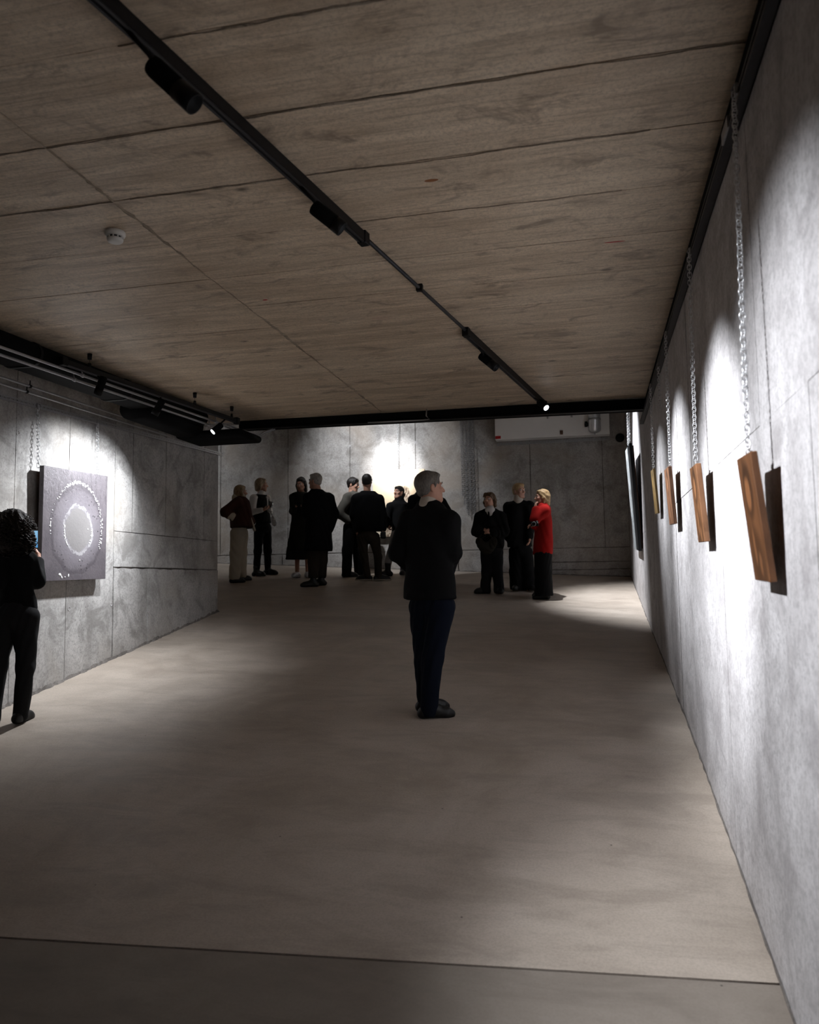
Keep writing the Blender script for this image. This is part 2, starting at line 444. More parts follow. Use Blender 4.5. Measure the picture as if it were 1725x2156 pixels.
# ------------------------------------------------------------------ track lamps
def spot_lamp(loc, target, anchor, label, watts, size=40, blend=.6, on=True, body=(.037, .145), group=None, col=(.93, .96, 1.0), snoot=.034):
    """cylindrical track spot: adapter in the track, arm, body, bezel, lens"""
    t = empty('track_spotlight', anchor)
    tag(t, label, 'spotlight', group)
    A = Vector(anchor)
    Mx = Matrix.Translation(-A) @ aim(loc, target)
    r, L = body
    bm = bmesh.new()
    lathe(bm, [(r * .55, L * .5), (r * .92, L * .5 - .006), (r, L * .5 - .02), (r, -L * .5)], 24, Mx)
    put('lamp_body', bm, M['blackmatte'], t, True)
    bm = bmesh.new()
    lathe(bm, [(r * .9, -L * .5 + .012), (r * 1.04, -L * .5 + .012), (r * 1.04, -L * .5 - snoot), (r * .95, -L * .5 - snoot), (r * .95, -L * .5 - .0004), (r * .2, -L * .5 - .0004)], 24, Mx)
    put('bezel', bm, M['black'], t, True)
    bm = bmesh.new()
    lathe(bm, [(r * .85, -L * .5 - .0005), (r * .84, -L * .5 - .0062), (r * .6, -L * .5 - .0085), (r * .2, -L * .5 - .0095)], 24, Mx)
    put('lens', bm, M['lens'] if on else M['lens_off'], t)
    bm = bmesh.new()
    tube(bm, [Vector((0, 0, 0)), (Vector(loc) - A) * .55 + Vector((0, 0, .01)), Mx @ Vector((0, 0, L * .18))], .009, 8)
    put('arm', bm, M['black'], t, True)
    if on:
        ld = bpy.data.lights.new('spot_beam', 'SPOT')
        ld.energy = watts * LAMP_W; ld.spot_size = math.radians(size); ld.spot_blend = blend
        ld.shadow_soft_size = .025; ld.color = col
        lo = bpy.data.objects.new('light_source', ld); COL.objects.link(lo)
        lo.parent = t
        d = (Vector(target) - Vector(loc)).normalized()
        lo.matrix_local = Matrix.Translation(-A) @ aim(Vector(loc) + d * (L * .5 + snoot + .006), target)
    return t
def track_piece(a, b, label, w=.040, h=.055):
    t = empty('lighting_track', ((a[0] + b[0]) / 2, (a[1] + b[1]) / 2, a[2]))
    tag(t, label, 'lighting track')
    o = Vector(t.location); a, b = Vector(a) - o, Vector(b) - o
    bm = bmesh.new(); beam(bm, a, b, w, h); put('rail_body', bm, M['black'], t)
    d = (b - a).normalized(); s = Vector((d.y, -d.x, 0))
    for q in (-.3, .3):
        bm = bmesh.new(); beam(bm, a + s * (w * q) + Vector((0, 0, -h / 2 - .003)), b + s * (w * q) + Vector((0, 0, -h / 2 - .003)), w * .28, .006)
        put('lip', bm, M['rail'], t)
    for p, e in ((a, -1), (b, 1)):
        bm = bmesh.new(); box(bm, (-.026, -.03, -.036), (.026, .03, .036), Matrix.Translation(p) @ Matrix.Rotation(math.atan2(-d.x, d.y), 4, 'Z'))
        bev(bm, .004, 1); put('end_cap', bm, M['black'], t)
    return t
def TX(y): return -1.833 + .16 * y
ZT = 1.892
track_piece((TX(.9), .9, ZT), (TX(4.09), 4.09, ZT), 'long black lighting track with two big spots along the ceiling near the smoke detector')
track_piece((TX(5.90), 5.90, ZT + .004), (TX(8.60), 8.60, ZT + .004), 'shorter black lighting track on the ceiling that reaches the black beam')
bm = bmesh.new(); tube(bm, [(TX(4.09), 4.09, ZT + .012), (TX(5.9), 5.9, ZT + .014)], .012, 10)
o = tag(put('cable_pipe', bm, M['rail'], None, True), 'thin dark pipe linking the two black lighting tracks on the ceiling', 'pipe')
for y in (4.93,):
    bm = bmesh.new(); box(bm, (TX(y) - .02, y - .018, ZT - .008), (TX(y) + .022, y + .018, ZC - .001)); put('pipe_clip', bm, M['black'], o)
for y in (2.62, 3.86):
    bm = bmesh.new(); box(bm, (TX(y) - .026, y - .02, ZT - .04), (TX(y) - .006, y + .02, ZT - .03)); bev(bm, .002, 1)
    tag(put('track_clip', bm, M['white']), 'small white clip on the long track ' + ('close to the thin dark pipe' if y > 3 else 'just past the largest spotlight'), 'clip')
PIC = [(2.95, .21), (4.43, .39), (6.02, .585), (7.50, .785)]         # centres of the four wood panels along the right wall
spot_lamp((-1.385, 2.36, 1.745), (XR, 2.80, -.25), (TX(2.26), 2.26, ZT - .03), 'largest black spotlight on the long ceiling track, far from the beam', 52, 74, 1, snoot=.07)
spot_lamp((-1.20, 3.50, 1.755), (XR, 4.15, .25), (TX(3.40), 3.40, ZT - .03), 'black spotlight on the long ceiling track close to the thin pipe', 95, 50, 1)
spot_lamp((-.795, 6.32, 1.79), (XR, 5.82, .45), (TX(6.22), 6.22, ZT - .03), 'black spotlight midway along the shorter ceiling track', 46, 56, 1, snoot=.06, body=(.034, .13))
spot_lamp((-.455, 8.18, 1.80), (XR, 7.30, .60), (TX(8.12), 8.12, ZT - .03), 'black spotlight with glowing lens at the beam end of the shorter track', 32, 52, 1, snoot=.004, body=(.034, .13))

# ------------------------------------------------------------------ left services: track, conduits, duct
def LX(y): return -4.05 + (y - 5.59) * .116
lt = track_piece((LX(5.45), 5.45, 1.786), (LX(8.0), 8.0, 1.786), 'black lighting track hung on wires beside the left wall', .036, .04)
for i, (x, y) in enumerate(((LX(5.74), 5.74), (LX(7.22), 7.22), (LX(7.9), 7.9))):
    L = Vector(lt.location)
    bm = bmesh.new(); tube(bm, [Vector((x, y, ZC)) - L, Vector((x, y, ZC - .05)) - L], [.020, .017], 12); hd = put('ceiling_anchor', bm, M['black'], lt, True)
    bm = bmesh.new(); tube(bm, [Vector((x, y, ZC - .05)) - L, Vector((x, y, 1.80)) - L], .0015, 6); put('wire', bm, M['rail'], hd)
    bm = bmesh.new(); tube(bm, [Vector((x, y, 1.845)) - L, Vector((x, y, 1.80)) - L], [.012, .016], 10); put('gripper', bm, M['black'], lt, True)
spot_lamp((-3.96, 5.80, 1.68), (XL, 5.75, -.6), (LX(5.84), 5.84, 1.766), 'black spotlight pointing straight down from the left hanging track', 0, on=False, body=(.033, .13))
spot_lamp((-3.90, 6.62, 1.67), (XL, 6.55, .1), (LX(6.68), 6.68, 1.766), 'tilted black spotlight on the left hanging track above the grey painting', 21, 125, 1, body=(.033, .13))
spot_lamp((-3.85, 7.70, 1.655), (XL, 6.75, .45), (LX(7.78), 7.78, 1.766), 'black spotlight with glowing lens at the end of the left hanging track', 36, 84, 1, snoot=.004, body=(.033, .13))
for i, (dx, dz, nm) in enumerate(((0, 0, 'upper chrome conduit running past the left hanging track'), (-.075, -.03, 'chrome conduit just below the upper one beside the black duct'))):
    bm = bmesh.new()
    a = Vector((-4.35 + dx, 2.4, 1.735 + dz)); b = Vector((-3.88 + dx, 7.9, 1.735 + dz))
    tube(bm, [a, b], .011, 10)
    o = tag(put('metal_conduit', bm, M['galvd'], None, True), nm, 'conduit')
    for y in (5.7, 7.75):
        p = a.lerp(b, (y - a.y) / (b.y - a.y))
        bm = bmesh.new(); tube(bm, [p - Vector((0, .012, 0)), p + Vector((0, .012, 0))], .017, 10); tube(bm, [p, p + Vector((-.01, 0, .06))], .006, 6)
        put('conduit_clip', bm, M['galvd'], o, True)
bm = bmesh.new()
tube(bm, [(-3.86, 7.95, 1.735), (-3.70, 8.45, 1.70), (-3.655, 8.48, 1.74), (-3.60, 8.60, 1.80)], .010, 8)
tube(bm, [(-3.90, 7.95, 1.725), (-3.72, 8.48, 1.685), (-3.665, 8.52, 1.73), (-3.58, 8.62, 1.80)], .008, 8)
tag(put('flexible_conduit', bm, M['galvd'], None, True), 'pair of chrome conduits bending up to the black beam above the duct end', 'conduit')
for dx, dz, nm in ((0, 0, 'upper of the thin conduits under the black duct on the left wall'), (-.03, -.045, 'lower of the thin conduits under the black duct on the left wall')):
    bm = bmesh.new()
    a = Vector((-4.72 + dx, 2.4, 1.692 + dz)); b = Vector((-4.53 + dx, 8.0, 1.692 + dz))
    tube(bm, [a, b], .010, 10)
    o = tag(put('metal_conduit', bm, M['galvd'], None, True), nm, 'conduit')
    for y in (5.75, 5.05):
        p = a.lerp(b, (y - a.y) / (b.y - a.y))
        bm = bmesh.new(); tube(bm, [p - Vector((0, .01, 0)), p + Vector((0, .01, 0))], .016, 10); tube(bm, [p, p + Vector((0, 0, .05))], .005, 6)
        put('conduit_clip', bm, M['black'], o, True)
# flat oval black air duct with a wider end box
dt = empty('air_duct', (-4.3, 5.4, 1.6)); tag(dt, 'large black air duct running under the ceiling along the left wall', 'duct')
def oval(bm, x0, x1, z0, z1, y0, y1, skew=0, n=10):
    r = (z1 - z0) / 2; prof = []
    for i in range(n + 1):
        a = -math.pi / 2 + math.pi * i / n; prof.append((x1 - r + r * math.cos(a), (z0 + z1) / 2 + r * math.sin(a)))
    for i in range(n + 1):
        a = math.pi / 2 + math.pi * i / n; prof.append((x0 + r + r * math.cos(a), (z0 + z1) / 2 + r * math.sin(a)))
    A = [bm.verts.new((x, y0, z)) for x, z in prof]; B = [bm.verts.new((x + skew, y1, z)) for x, z in prof]
    for i in range(len(A)):
        j = (i + 1) % len(A); bm.faces.new((A[i], A[j], B[j], B[i]))
    bm.faces.new(A); bm.faces.new(list(reversed(B)))
    bmesh.ops.recalc_face_normals(bm, faces=list(bm.faces))
bm = bmesh.new(); oval(bm, -.34, .02, .125, .31, -3.2, 2.5, .22); put('duct_body', bm, M['blackmatte'], dt, True)
for y in (-1.3, -.1, 1.1):
    bm = bmesh.new(); oval(bm, -.347 + .0386 * (y + 3.2), .027 + .0386 * (y + 3.2), .118, .317, y, y + .03); put('joint_band', bm, M['black'], dt)
bm = bmesh.new(); oval(bm, -.20, .16, .02, .24, 1.5, 2.55); put('duct_neck', bm, M['blackmatte'], dt, True)
bm = bmesh.new(); oval(bm, -.16, .64, .005, .085, 2.52, 3.02); put('end_box', bm, M['blackmatte'], dt, True)

# perforated strut on the left wall, from which the big painting hangs
def strut_mesh(L, pitch=.05, w=.041):
    bm = bmesh.new(); n = int(L / pitch); s = .011
    for z0, z1 in ((-w / 2, -s / 2), (s / 2, w / 2)):
        box(bm, (.018, 0, z0), (.021, L, z1))
    for i in range(n):
        box(bm, (.018, i * pitch, -s / 2), (.021, i * pitch + pitch * .45, s / 2))
    box(bm, (0, 0, w / 2 - .003), (.018, L, w / 2)); box(bm, (0, 0, -w / 2), (.018, L, -w / 2 + .003))
    return bm
so = put('perforated_strut', strut_mesh(6.1), M['galvd'])
so.location = (XL + .010, 3.6, 1.517); so.rotation_euler = (math.atan2(.135, 4.03), 0, 0)
tag(so, 'perforated steel strut screwed along the left wall above the painting', 'strut')
def strut_z(y): return 1.517 + (y - 3.6) * .0335

# dark rail along the top of the right wall
rr = empty('hanging_rail', (XR - .03, 3, 1.79)); tag(rr, 'dark steel hanging rail along the top of the right wall', 'rail')
bm = bmesh.new(); box(bm, (-.012, -5, -.022), (.03, 6.4, -.018)); box(bm, (-.012, -5, .018), (.03, 6.4, .022)); box(bm, (.026, -5, -.022), (.03, 6.4, .022)); put('channel', bm, M['rail'], rr)
bm = bmesh.new(); box(bm, (-.012, -5, .008), (-.008, 6.4, .018)); box(bm, (-.012, -5, -.018), (-.008, 6.4, -.008)); put('channel_lip', bm, M['rail'], rr)
bm = bmesh.new(); box(bm, (-.02, .2, -.024), (-.012, .34, .024)); put('joint_plate', bm, M['galvd'], rr)
bm = bmesh.new(); box(bm, (.008, -5.2, .03), (.028, 6.2, .13)); put('shade_strip', bm, M['blackmatte'], rr)  # matte black strip stands in for the shaded wall above the rail

# ------------------------------------------------------------------ chains
def link_bm(bm, c, ax, side, pitch, wire, wid):
    """one chain link: stadium ring round centre c, long axis ax, flat along side"""
    c, ax, side = Vector(c), Vector(ax), Vector(side)
    pts = []; half = pitch * .5 + wire; r = wid / 2
    for i in range(10):
        a = 2 * math.pi * i / 10
        o = ax * (r * math.sin(a)) + side * (r * math.cos(a))
        o += ax * ((half - r) * (1 if math.sin(a) > .01 else -1 if math.sin(a) < -.01 else 0))
        pts.append(c + o)
    tube(bm, pts, wire / 2, 5, False, True)
def chain(a, b, label, group, pitch=.022, wire=.0052, wid=.021, links=False, mat='galv', kind='picture_chain', cat='chain', hook=True, twist=.35):
    a, b = Vector(a), Vector(b)
    n = max(2, int((a - b).length / pitch)); ax, s, u = frame(b - a, Vector((0, 1, 0)))
    root = None; bm = None
    if links:
        root = empty(kind, a); tag(root, label, cat, group)
        proto = []
    else: bm = bmesh.new()
    rc = random.Random(int(abs(a.y) * 100))
    ph = rc.uniform(0, 3)
    for i in range(n):
        c = a.lerp(b, (i + .5) / n)
        ang = ph + (math.pi / 2 if i % 2 else 0) + twist * math.sin(i * .12) + rc.uniform(-.12, .12)
        sd = s * math.cos(ang) + u * math.sin(ang)
        if links:
            if not proto:
                q = bmesh.new(); link_bm(q, (0, 0, 0), (0, 0, 1), (1, 0, 0), (a - b).length / n, wire, wid)
                me = bpy.data.meshes.new('chain_link'); q.to_mesh(me); q.free(); proto.append(me)
                me.materials.append(M[mat]); me.polygons.foreach_set('use_smooth', [True] * len(me.polygons))
            o = link('chain_link', proto[0], None, root)
            z = ax; x = sd; y = z.cross(x)
            o.matrix_local = Matrix.Translation(c - a) @ Matrix((x, y, z)).transposed().to_4x4()
        else: link_bm(bm, c, ax, sd, (a - b).length / n, wire, wid)
    if not links:
        root = tag(put(kind, bm, M[mat], None, True), label, cat, group)
        off = Vector((0, 0, 0))
    else: off = a
    if hook:
        bm = bmesh.new()
        tube(bm, [a + Vector((.035, 0, .012)) - off, a + Vector((.0, 0, .03)) - off, a + Vector((-.008, 0, .01)) - off, a - off], .004, 6)
        box(bm, tuple(a + Vector((.002, -.014, -.01)) - off), tuple(a + Vector((.012, .014, .03)) - off))
        put('hook', bm, M['galvd'], root)
    return root
CH = 'chains that hold the wood panels'
chain((.560, 2.985, 1.775), (.535, 2.925, .425), 'galvanised chain holding the largest wood panel farthest from the beam', CH, links=True)
chain((.568, 4.475, 1.775), (.552, 4.45, .605), 'galvanised chain holding the second wood panel from the rail joint', CH)
chain((.572, 5.985, 1.775), (.560, 5.93, .785), 'galvanised chain holding the coppery third wood panel from the rail joint', CH)
chain((.572, 7.60, 1.775), (.560, 7.46, .985), 'galvanised chain holding the slim wood panel closest to the beam', CH)
chain((.585, 6.85, 1.775), (.585, 6.83, 1.40), 'short loose chain dangling from the right wall rail', None)
chain((.53, 10.62, 3.3), (.508, 10.45, 1.74), 'chain holding the tall black painting on the right wall', None, hook=False)
chain((.53, 10.95, 3.3), (.512, 11.0, 1.80), 'second chain behind the first on the tall black painting', None, hook=False)
CL = 'chains of the grey painting'
chain((XL + .03, 6.05, strut_z(6.05) - .01), (XL + .05, 6.06, 1.05), 'chain at the curly haired visitor side of the grey painting', CL, wire=.0065, wid=.026, pitch=.03)
chain((XL + .03, 6.93, strut_z(6.93) - .01), (XL + .05, 6.93, 1.08), 'chain at the beam side of the grey painting', CL, wire=.0065, wid=.026, pitch=.03)
chain((-3.355, YB - .07, 3.3), (-3.36, YB - .07, 1.99), 'single chain above the beige painting on the back wall', None, hook=False, wire=.006, wid=.026, pitch=.03)
rb = random.Random(5)
for i, (x, z) in enumerate(((-2.20, 1.5), (-2.165, 1.32), (-2.13, 1.20), (-2.10, 1.13), (-2.065, 1.25), (-2.04, 1.22), (-2.005, 1.12), (-1.975, 1.06))):
    chain((x - .02, YB - .04 - .02 * (i % 2), 3.3), (x, YB - .04 - .02 * (i % 2), z), 'spare steel chain hanging in the bundle on the back wall', 'spare chains on the back wall', wire=.007, wid=.03, pitch=.036, mat='galvd', hook=False, kind='spare_chain')

# ------------------------------------------------------------------ pictures
def wood_mat(name, tone, seed):
    k = NT(name); p = k.pos('object')
    x, y, z = k.sep(p)
    g = k.noise(k.mapv(p, (14, 14, 1.4), (seed, seed * 2, 0)), 2.2, 6, .65, .6)
    c = k.mix(k.ramp(g, [(.3, 0), (.7, 1)]), tuple(t * .45 for t in tone), tone)
    # a scorched portrait: pale face and hands inside dark hair and robe
    def blob(cy, cz, ry, rz, lo=.75, hi=1.15):
        a = k.math('POWER', k.math('DIVIDE', k.math('ADD', k.math('SUBTRACT', y, cy), k.math('MULTIPLY', k.math('SUBTRACT', g, .5), .05)), ry), 2)
        b = k.math('POWER', k.math('DIVIDE', k.math('SUBTRACT', z, cz), rz), 2)
        return k.ramp(k.math('ADD', a, b), [(lo * .5, 1), (min(1, hi * .85), 0)])
    burn = tuple(t * .16 for t in tone)
    c = k.mix(k.math('MULTIPLY', blob(.0, .10, .085, .12), .8), c, burn)
    c = k.mix(k.math('MULTIPLY', blob(.0, -.17, .12, .16), .55), c, burn)
    c = k.mix(k.math('MULTIPLY', blob(.012, .085, .045, .07), .9), c, tuple(min(1, t * 1.35) for t in tone))
    c = k.mix(k.math('MULTIPLY', blob(.03, -.10, .025, .075), .7), c, tuple(min(1, t * 1.3) for t in tone))
    c = k.mix(k.math('MULTIPLY', blob(-.03, -.16, .02, .05), .7), c, tuple(min(1, t * 1.2) for t in tone))
    k.col(c); k.set(rough=.45, spec=.4)
    k.bump(g, .3, .004)
    return k.m
def wood_panel(y0, y1, zb, zt, xb, xt, th, roll, tone, label, seed):
    """slab hung on the right wall, top leaning out into the room"""
    yc, zc, xc = (y0 + y1) / 2, (zb + zt) / 2, (xb + xt) / 2
    lean = math.atan2(xb - xt, zt - zb)
    w, h = y1 - y0, math.hypot(zt - zb, xb - xt)
    rn = random.Random(seed)
    bm = bmesh.new(); n = 8
    # slightly wavy live edge
    ring = []
    for i in range(n + 1): ring.append((-w / 2 + rn.uniform(-.003, .003) * (0 < i < n), -h / 2 + h * i / n))
    for i in range(n + 1): ring.append((w / 2 + rn.uniform(-.003, .003) * (0 < i < n), h / 2 - h * i / n))
    F = [bm.verts.new((-th, y, z)) for y, z in ring]; B = [bm.verts.new((0, y, z)) for y, z in ring]
    bm.faces.new(F); bm.faces.new(list(reversed(B)))
    for i in range(len(F)):
        j = (i + 1) % len(F); bm.faces.new((F[j], F[i], B[i], B[j]))
    bmesh.ops.recalc_face_normals(bm, faces=list(bm.faces))
    bev(bm, .003, 1)
    t = empty('wood_portrait', (xc, yc, zc)); t.rotation_euler = (roll, -lean, 0)
    tag(t, label, 'wood panel', 'wood portraits on the right wall')
    o = put('board', bm, wood_mat('scorched_wood_%d' % seed, tone, seed), t)
    bm = bmesh.new(); box(bm, (0, -.02, h / 2 - .06), (.006, .02, h / 2 + .012)); put('hanger_plate', bm, M['galvd'], t)
    return t
wood_panel(2.825, 3.07, -.012, .425, .590, .545, .024, .035, (.19, .078, .031), 'reddish brown wood portrait panel, the largest, beside the longest chain', 1)
wood_panel(4.31, 4.56, .19, .595, .590, .560, .028, .03, (.18, .08, .034), 'brown wood portrait panel second from the rail joint in the brightest light', 2)
wood_panel(5.88, 6.18, .39, .80, .590, .566, .026, .04, (.22, .10, .048), 'coppery wood portrait panel third from the rail joint', 3)
wood_panel(7.34, 7.64, .585, .985, .592, .566, .018, .05, (.30, .185, .055), 'slim golden wood portrait panel closest to the black beam', 4)

# tall black painting beyond the beam
k = NT('black_painting'); p = k.pos('object'); x, y, z = k.sep(p)
a1 = k.noise(k.mapv(p, (1, 9, 1.1)), 2.4, 6, .75, 1.2)
msk = k.math('MULTIPLY', k.ramp(a1, [(.42, 0), (.56, 1)]), k.ramp(k.math('ADD', k.math('MULTIPLY', y, .9), .5), [(.35, 0), (.62, 1)]))
k.col(k.mix(msk, (.008, .009, .011), (.62, .66, .68))); k.set(rough=.35, spec=.5); k.bump(a1, .5, .01)
M['blackart'] = k.m
t = empty('black_painting', (.545, 10.86, 1.06)); t.rotation_euler = (.07, -math.atan2(.075, 1.35), 0)
tag(t, 'tall black painting with white brush marks on the right wall beyond the beam', 'painting')
bm = bmesh.new(); box(bm, (-.018, -.55, -.68), (.018, .55, .68)); bev(bm, .003, 1); put('canvas', bm, M['blackart'], t)
bm = bmesh.new()
for a, b in (((.02, -.52, -.65), (.034, .52, -.61)), ((.02, -.52, .61), (.034, .52, .65)), ((.02, -.52, -.65), (.034, -.48, .65)), ((.02, .48, -.65), (.034, .52, .65))): box(bm, a, b)
put('stretcher', bm, M['brown'], t)

# grey painting with an oval void on the left wall
k = NT('grey_painting'); p = k.pos('object'); x, y, z = k.sep(p)
nz = k.noise(p, 5, 6, .7, .5); nz2 = k.noise(p, 26, 5, .7, .8)
yy = k.math('ADD', y, k.math('MULTIPLY', k.math('SUBTRACT', nz, .5), .13))
zz = k.math('ADD', z, k.math('MULTIPLY', k.math('SUBTRACT', k.noise(k.mapv(p, (1, 1, 1), (5, 3, 1)), 5, 5, .7), .5), .13))
def ellr(cy, cz, ry, rz):
    a = k.math('POWER', k.math('DIVIDE', k.math('SUBTRACT', yy, cy), ry), 2)
    b = k.math('POWER', k.math('DIVIDE', k.math('SUBTRACT', zz, cz), rz), 2)
    return k.math('SQRT', k.math('ADD', a, b))
rad = ellr(.02, -.04, .40, .42)
c = k.mix(k.ramp(nz, [(.3, 0), (.75, 1)]), (.085, .075, .085), (.135, .12, .13))
c = k.mix(k.math('MULTIPLY', k.ramp(rad, [(.45, 1), (.98, 0)]), .75), c, (.215, .20, .222))
c = k.mix(k.math('MULTIPLY', k.ramp(rad, [(.86, 0), (.93, 1), (.985, 1), (1.0, 0)]), .55), c, (.06, .052, .06))
lines = k.ramp(k.noise(k.mapv(p, (1, 22, 2.2)), 2.0, 4, .7, 1.5), [(.52, 0), (.58, 1), (.66, 0)])
c = k.mix(k.math('MULTIPLY', lines, k.math('MULTIPLY', k.ramp(rad, [(.98, 0), (1.0, .8)]), k.ramp(z, [(.1, 0), (.3, 1)]))), c, (.028, .024, .028))
dots = k.math('MULTIPLY', k.ramp(k.voro(p, 24), [(.16, 1), (.22, 0)]), k.ramp(nz, [(.46, 0), (.54, 1)]))
c = k.mix(k.math('MULTIPLY', dots, k.ramp(rad, [(.62, 0), (.7, .9), (.98, .9), (1.0, 0)])), c, (.025, .022, .026))
core = ellr(.03, -.04, .225, .245)
c = k.mix(k.ramp(core, [(.80, 1), (.86, 0)]), c, (.20, .19, .19))
c = k.mix(k.math('MULTIPLY', k.ramp(core, [(.82, 0), (.88, 1), (.97, 1), (1.0, 0)]), k.ramp(nz2, [(.42, 0), (.5, 1)])), c, (.32, .31, .32))
k.col(c); k.set(rough=.4, spec=.45); k.bump(k.math('ADD', nz2, k.math('MULTIPLY', nz, .5)), .35, .01)
M['greyart'] = k.m
t = empty('grey_painting', (XL + .075, 6.545, .565)); t.rotation_euler = (.025, .02, 0)
tag(t, 'square dark grey painting with a pale oval, hung on two chains', 'painting')
bm = bmesh.new(); box(bm, (-.022, -.475, -.51), (.022, .475, .51)); bev(bm, .003, 1); put('canvas', bm, M['greyart'], t)
bm = bmesh.new()
for a, b in (((-.040, -.45, -.49), (-.0225, .45, -.45)), ((-.040, -.45, .45), (-.0225, .45, .49)), ((-.040, -.45, -.45), (-.0225, -.41, .45)), ((-.040, .41, -.45), (-.0225, .45, .45))): box(bm, a, b)
put('stretcher', bm, M['brown'], t)
# raised glossy white flakes round the oval
rf = random.Random(11); bm = bmesh.new()
def flake(y, z, ry, rz):
    bmesh.ops.create_icosphere(bm, subdivisions=1, radius=1, matrix=Matrix.Translation((.023, y, z)) @ Matrix.Rotation(rf.uniform(0, 3), 4, 'X') @ Matrix.Diagonal((.004, ry, rz, 1)))
for i in range(60):
    a = math.radians(20 + 125 * i / 59) + rf.uniform(-.02, .02)
    r = 1 + rf.uniform(-.03, .03); e = math.sin(math.radians(180 * i / 59)) 
    flake(.02 + .37 * r * math.cos(a), -.02 + .42 * r * math.sin(a), rf.uniform(.004, .006 + .014 * e), rf.uniform(.004, .006 + .010 * e))
for i in range(34):
    a = rf.uniform(-.5, .35); r = 1.0 + rf.uniform(-.05, .05)
    flake(.02 + .37 * r * math.cos(a), -.02 + .42 * r * math.sin(a), rf.uniform(.002, .008), rf.uniform(.003, .012))
for i in range(14):
    a = math.radians(rf.uniform(150, 190)); flake(.02 + .39 * math.cos(a), -.02 + .42 * math.sin(a), rf.uniform(.003, .007), rf.uniform(.004, .012))
for i in range(30):
    a = math.radians(rf.choice([rf.uniform(165, 220), rf.uniform(165, 215), rf.uniform(-35, 0)])); flake(.03 + .205 * math.cos(a), -.04 + .225 * math.sin(a), rf.uniform(.003, .008), rf.uniform(.006, .018))
for y, z, a, b in ((-.22, -.455, .022, .014), (-.195, -.48, .016, .010), (-.10, -.465, .018, .010), (-.15, -.478, .009, .006), (.06, -.325, .008, .008), (.17, -.03, .008, .01)): flake(y, z, a, b)
fl = put('white_flakes', bm, plain('white_gloss', (.82, .82, .82), .25, 0, .6, .05), t); fl['kind'] = 'stuff'

# beige painting on the back wall
k = NT('beige_painting'); p = k.pos('object'); x, y, z = k.sep(p)
nz = k.noise(p, 7, 6, .7, .8)
c = k.mix(k.ramp(k.noise(p, 1.2, 3), [(.35, 0), (.65, 1)]), (.60, .44, .27), (.70, .60, .46))
def be(cx, cz, rx, rz):
    a = k.math('POWER', k.math('DIVIDE', k.math('SUBTRACT', k.math('ADD', x, k.math('MULTIPLY', k.math('SUBTRACT', nz, .5), .2)), cx), rx), 2)
    b = k.math('POWER', k.math('DIVIDE', k.math('SUBTRACT', z, cz), rz), 2)
    return k.ramp(k.math('ADD', a, b), [(.6, 1), (.95, 0)])
fig = k.math('MAXIMUM', be(.08, .06, .17, .28), be(.05, -.55, .42, .42))
c = k.mix(fig, c, k.mix(k.ramp(k.noise(k.mapv(p, (7, 1, 3)), 2.4, 5, .7, 1.5), [(.4, 0), (.56, 1)]), (.12, .075, .045), (.62, .50, .38)))
k.col(c); k.set(rough=.7, spec=.3)
t = empty('beige_painting', (-3.345, YB - .09, 1.40)); t.rotation_euler = (0, .01, 0)
tag(t, 'beige painting with a brown sketched figure on the back wall', 'painting')
bm = bmesh.new(); box(bm, (-.475, -.025, -.60), (.475, .025, .60)); bev(bm, .003, 1); put('canvas', bm, k.m, t)
bm = bmesh.new()
for a, b in (((-.44, .0255, -.57), (.44, .05, -.52)), ((-.44, .0255, .52), (.44, .05, .57)), ((-.44, .0255, -.52), (-.39, .05, .52)), ((.39, .0255, -.52), (.44, .05, .52))): box(bm, a, b)
put('stretcher', bm, M['brown'], t)

for x, y, w_, h_ in ((-2.12, 4.93, .018, .010), (.18, 4.57, .06, .006), (-.70, 3.62, .035, .014)):
    bm = bmesh.new(); lathe(bm, [(1, 0), (.96, -.0006), (.3, -.0008)], 14, Matrix.Translation((x, y, ZC - .0016)) @ Matrix.Diagonal((w_, h_, 1, 1)))
    put('paint_mark', bm, M['red'] if x != -.70 else M['rust'], ceil)
# ------------------------------------------------------------------ smoke detector
t = empty('smoke_detector', (-2.49, 3.745, ZC)); tag(t, 'round white smoke detector on the concrete ceiling', 'smoke detector')
bm = bmesh.new(); lathe(bm, [(.052, 0), (.055, -.004), (.055, -.018), (.050, -.026), (.036, -.028)], 32); put('base', bm, M['white'], t, True)
bm = bmesh.new(); lathe(bm, [(.036, -.028), (.036, -.040)], 24); put('sensor_grille', bm, M['dark_slot'], t)
for i in range(10):
    a = 2 * math.pi * i / 10
    bm = bmesh.new(); box(bm, (.034, -.003, -.041), (.042, .003, -.027), Matrix.Rotation(a, 4, 'Z')); put('rib', bm, M['white'], t)
bm = bmesh.new(); lathe(bm, [(.043, -.040), (.044, -.044), (.041, -.053), (.033, -.059), (.01, -.061)], 32); put('cap', bm, M['white'], t, True)

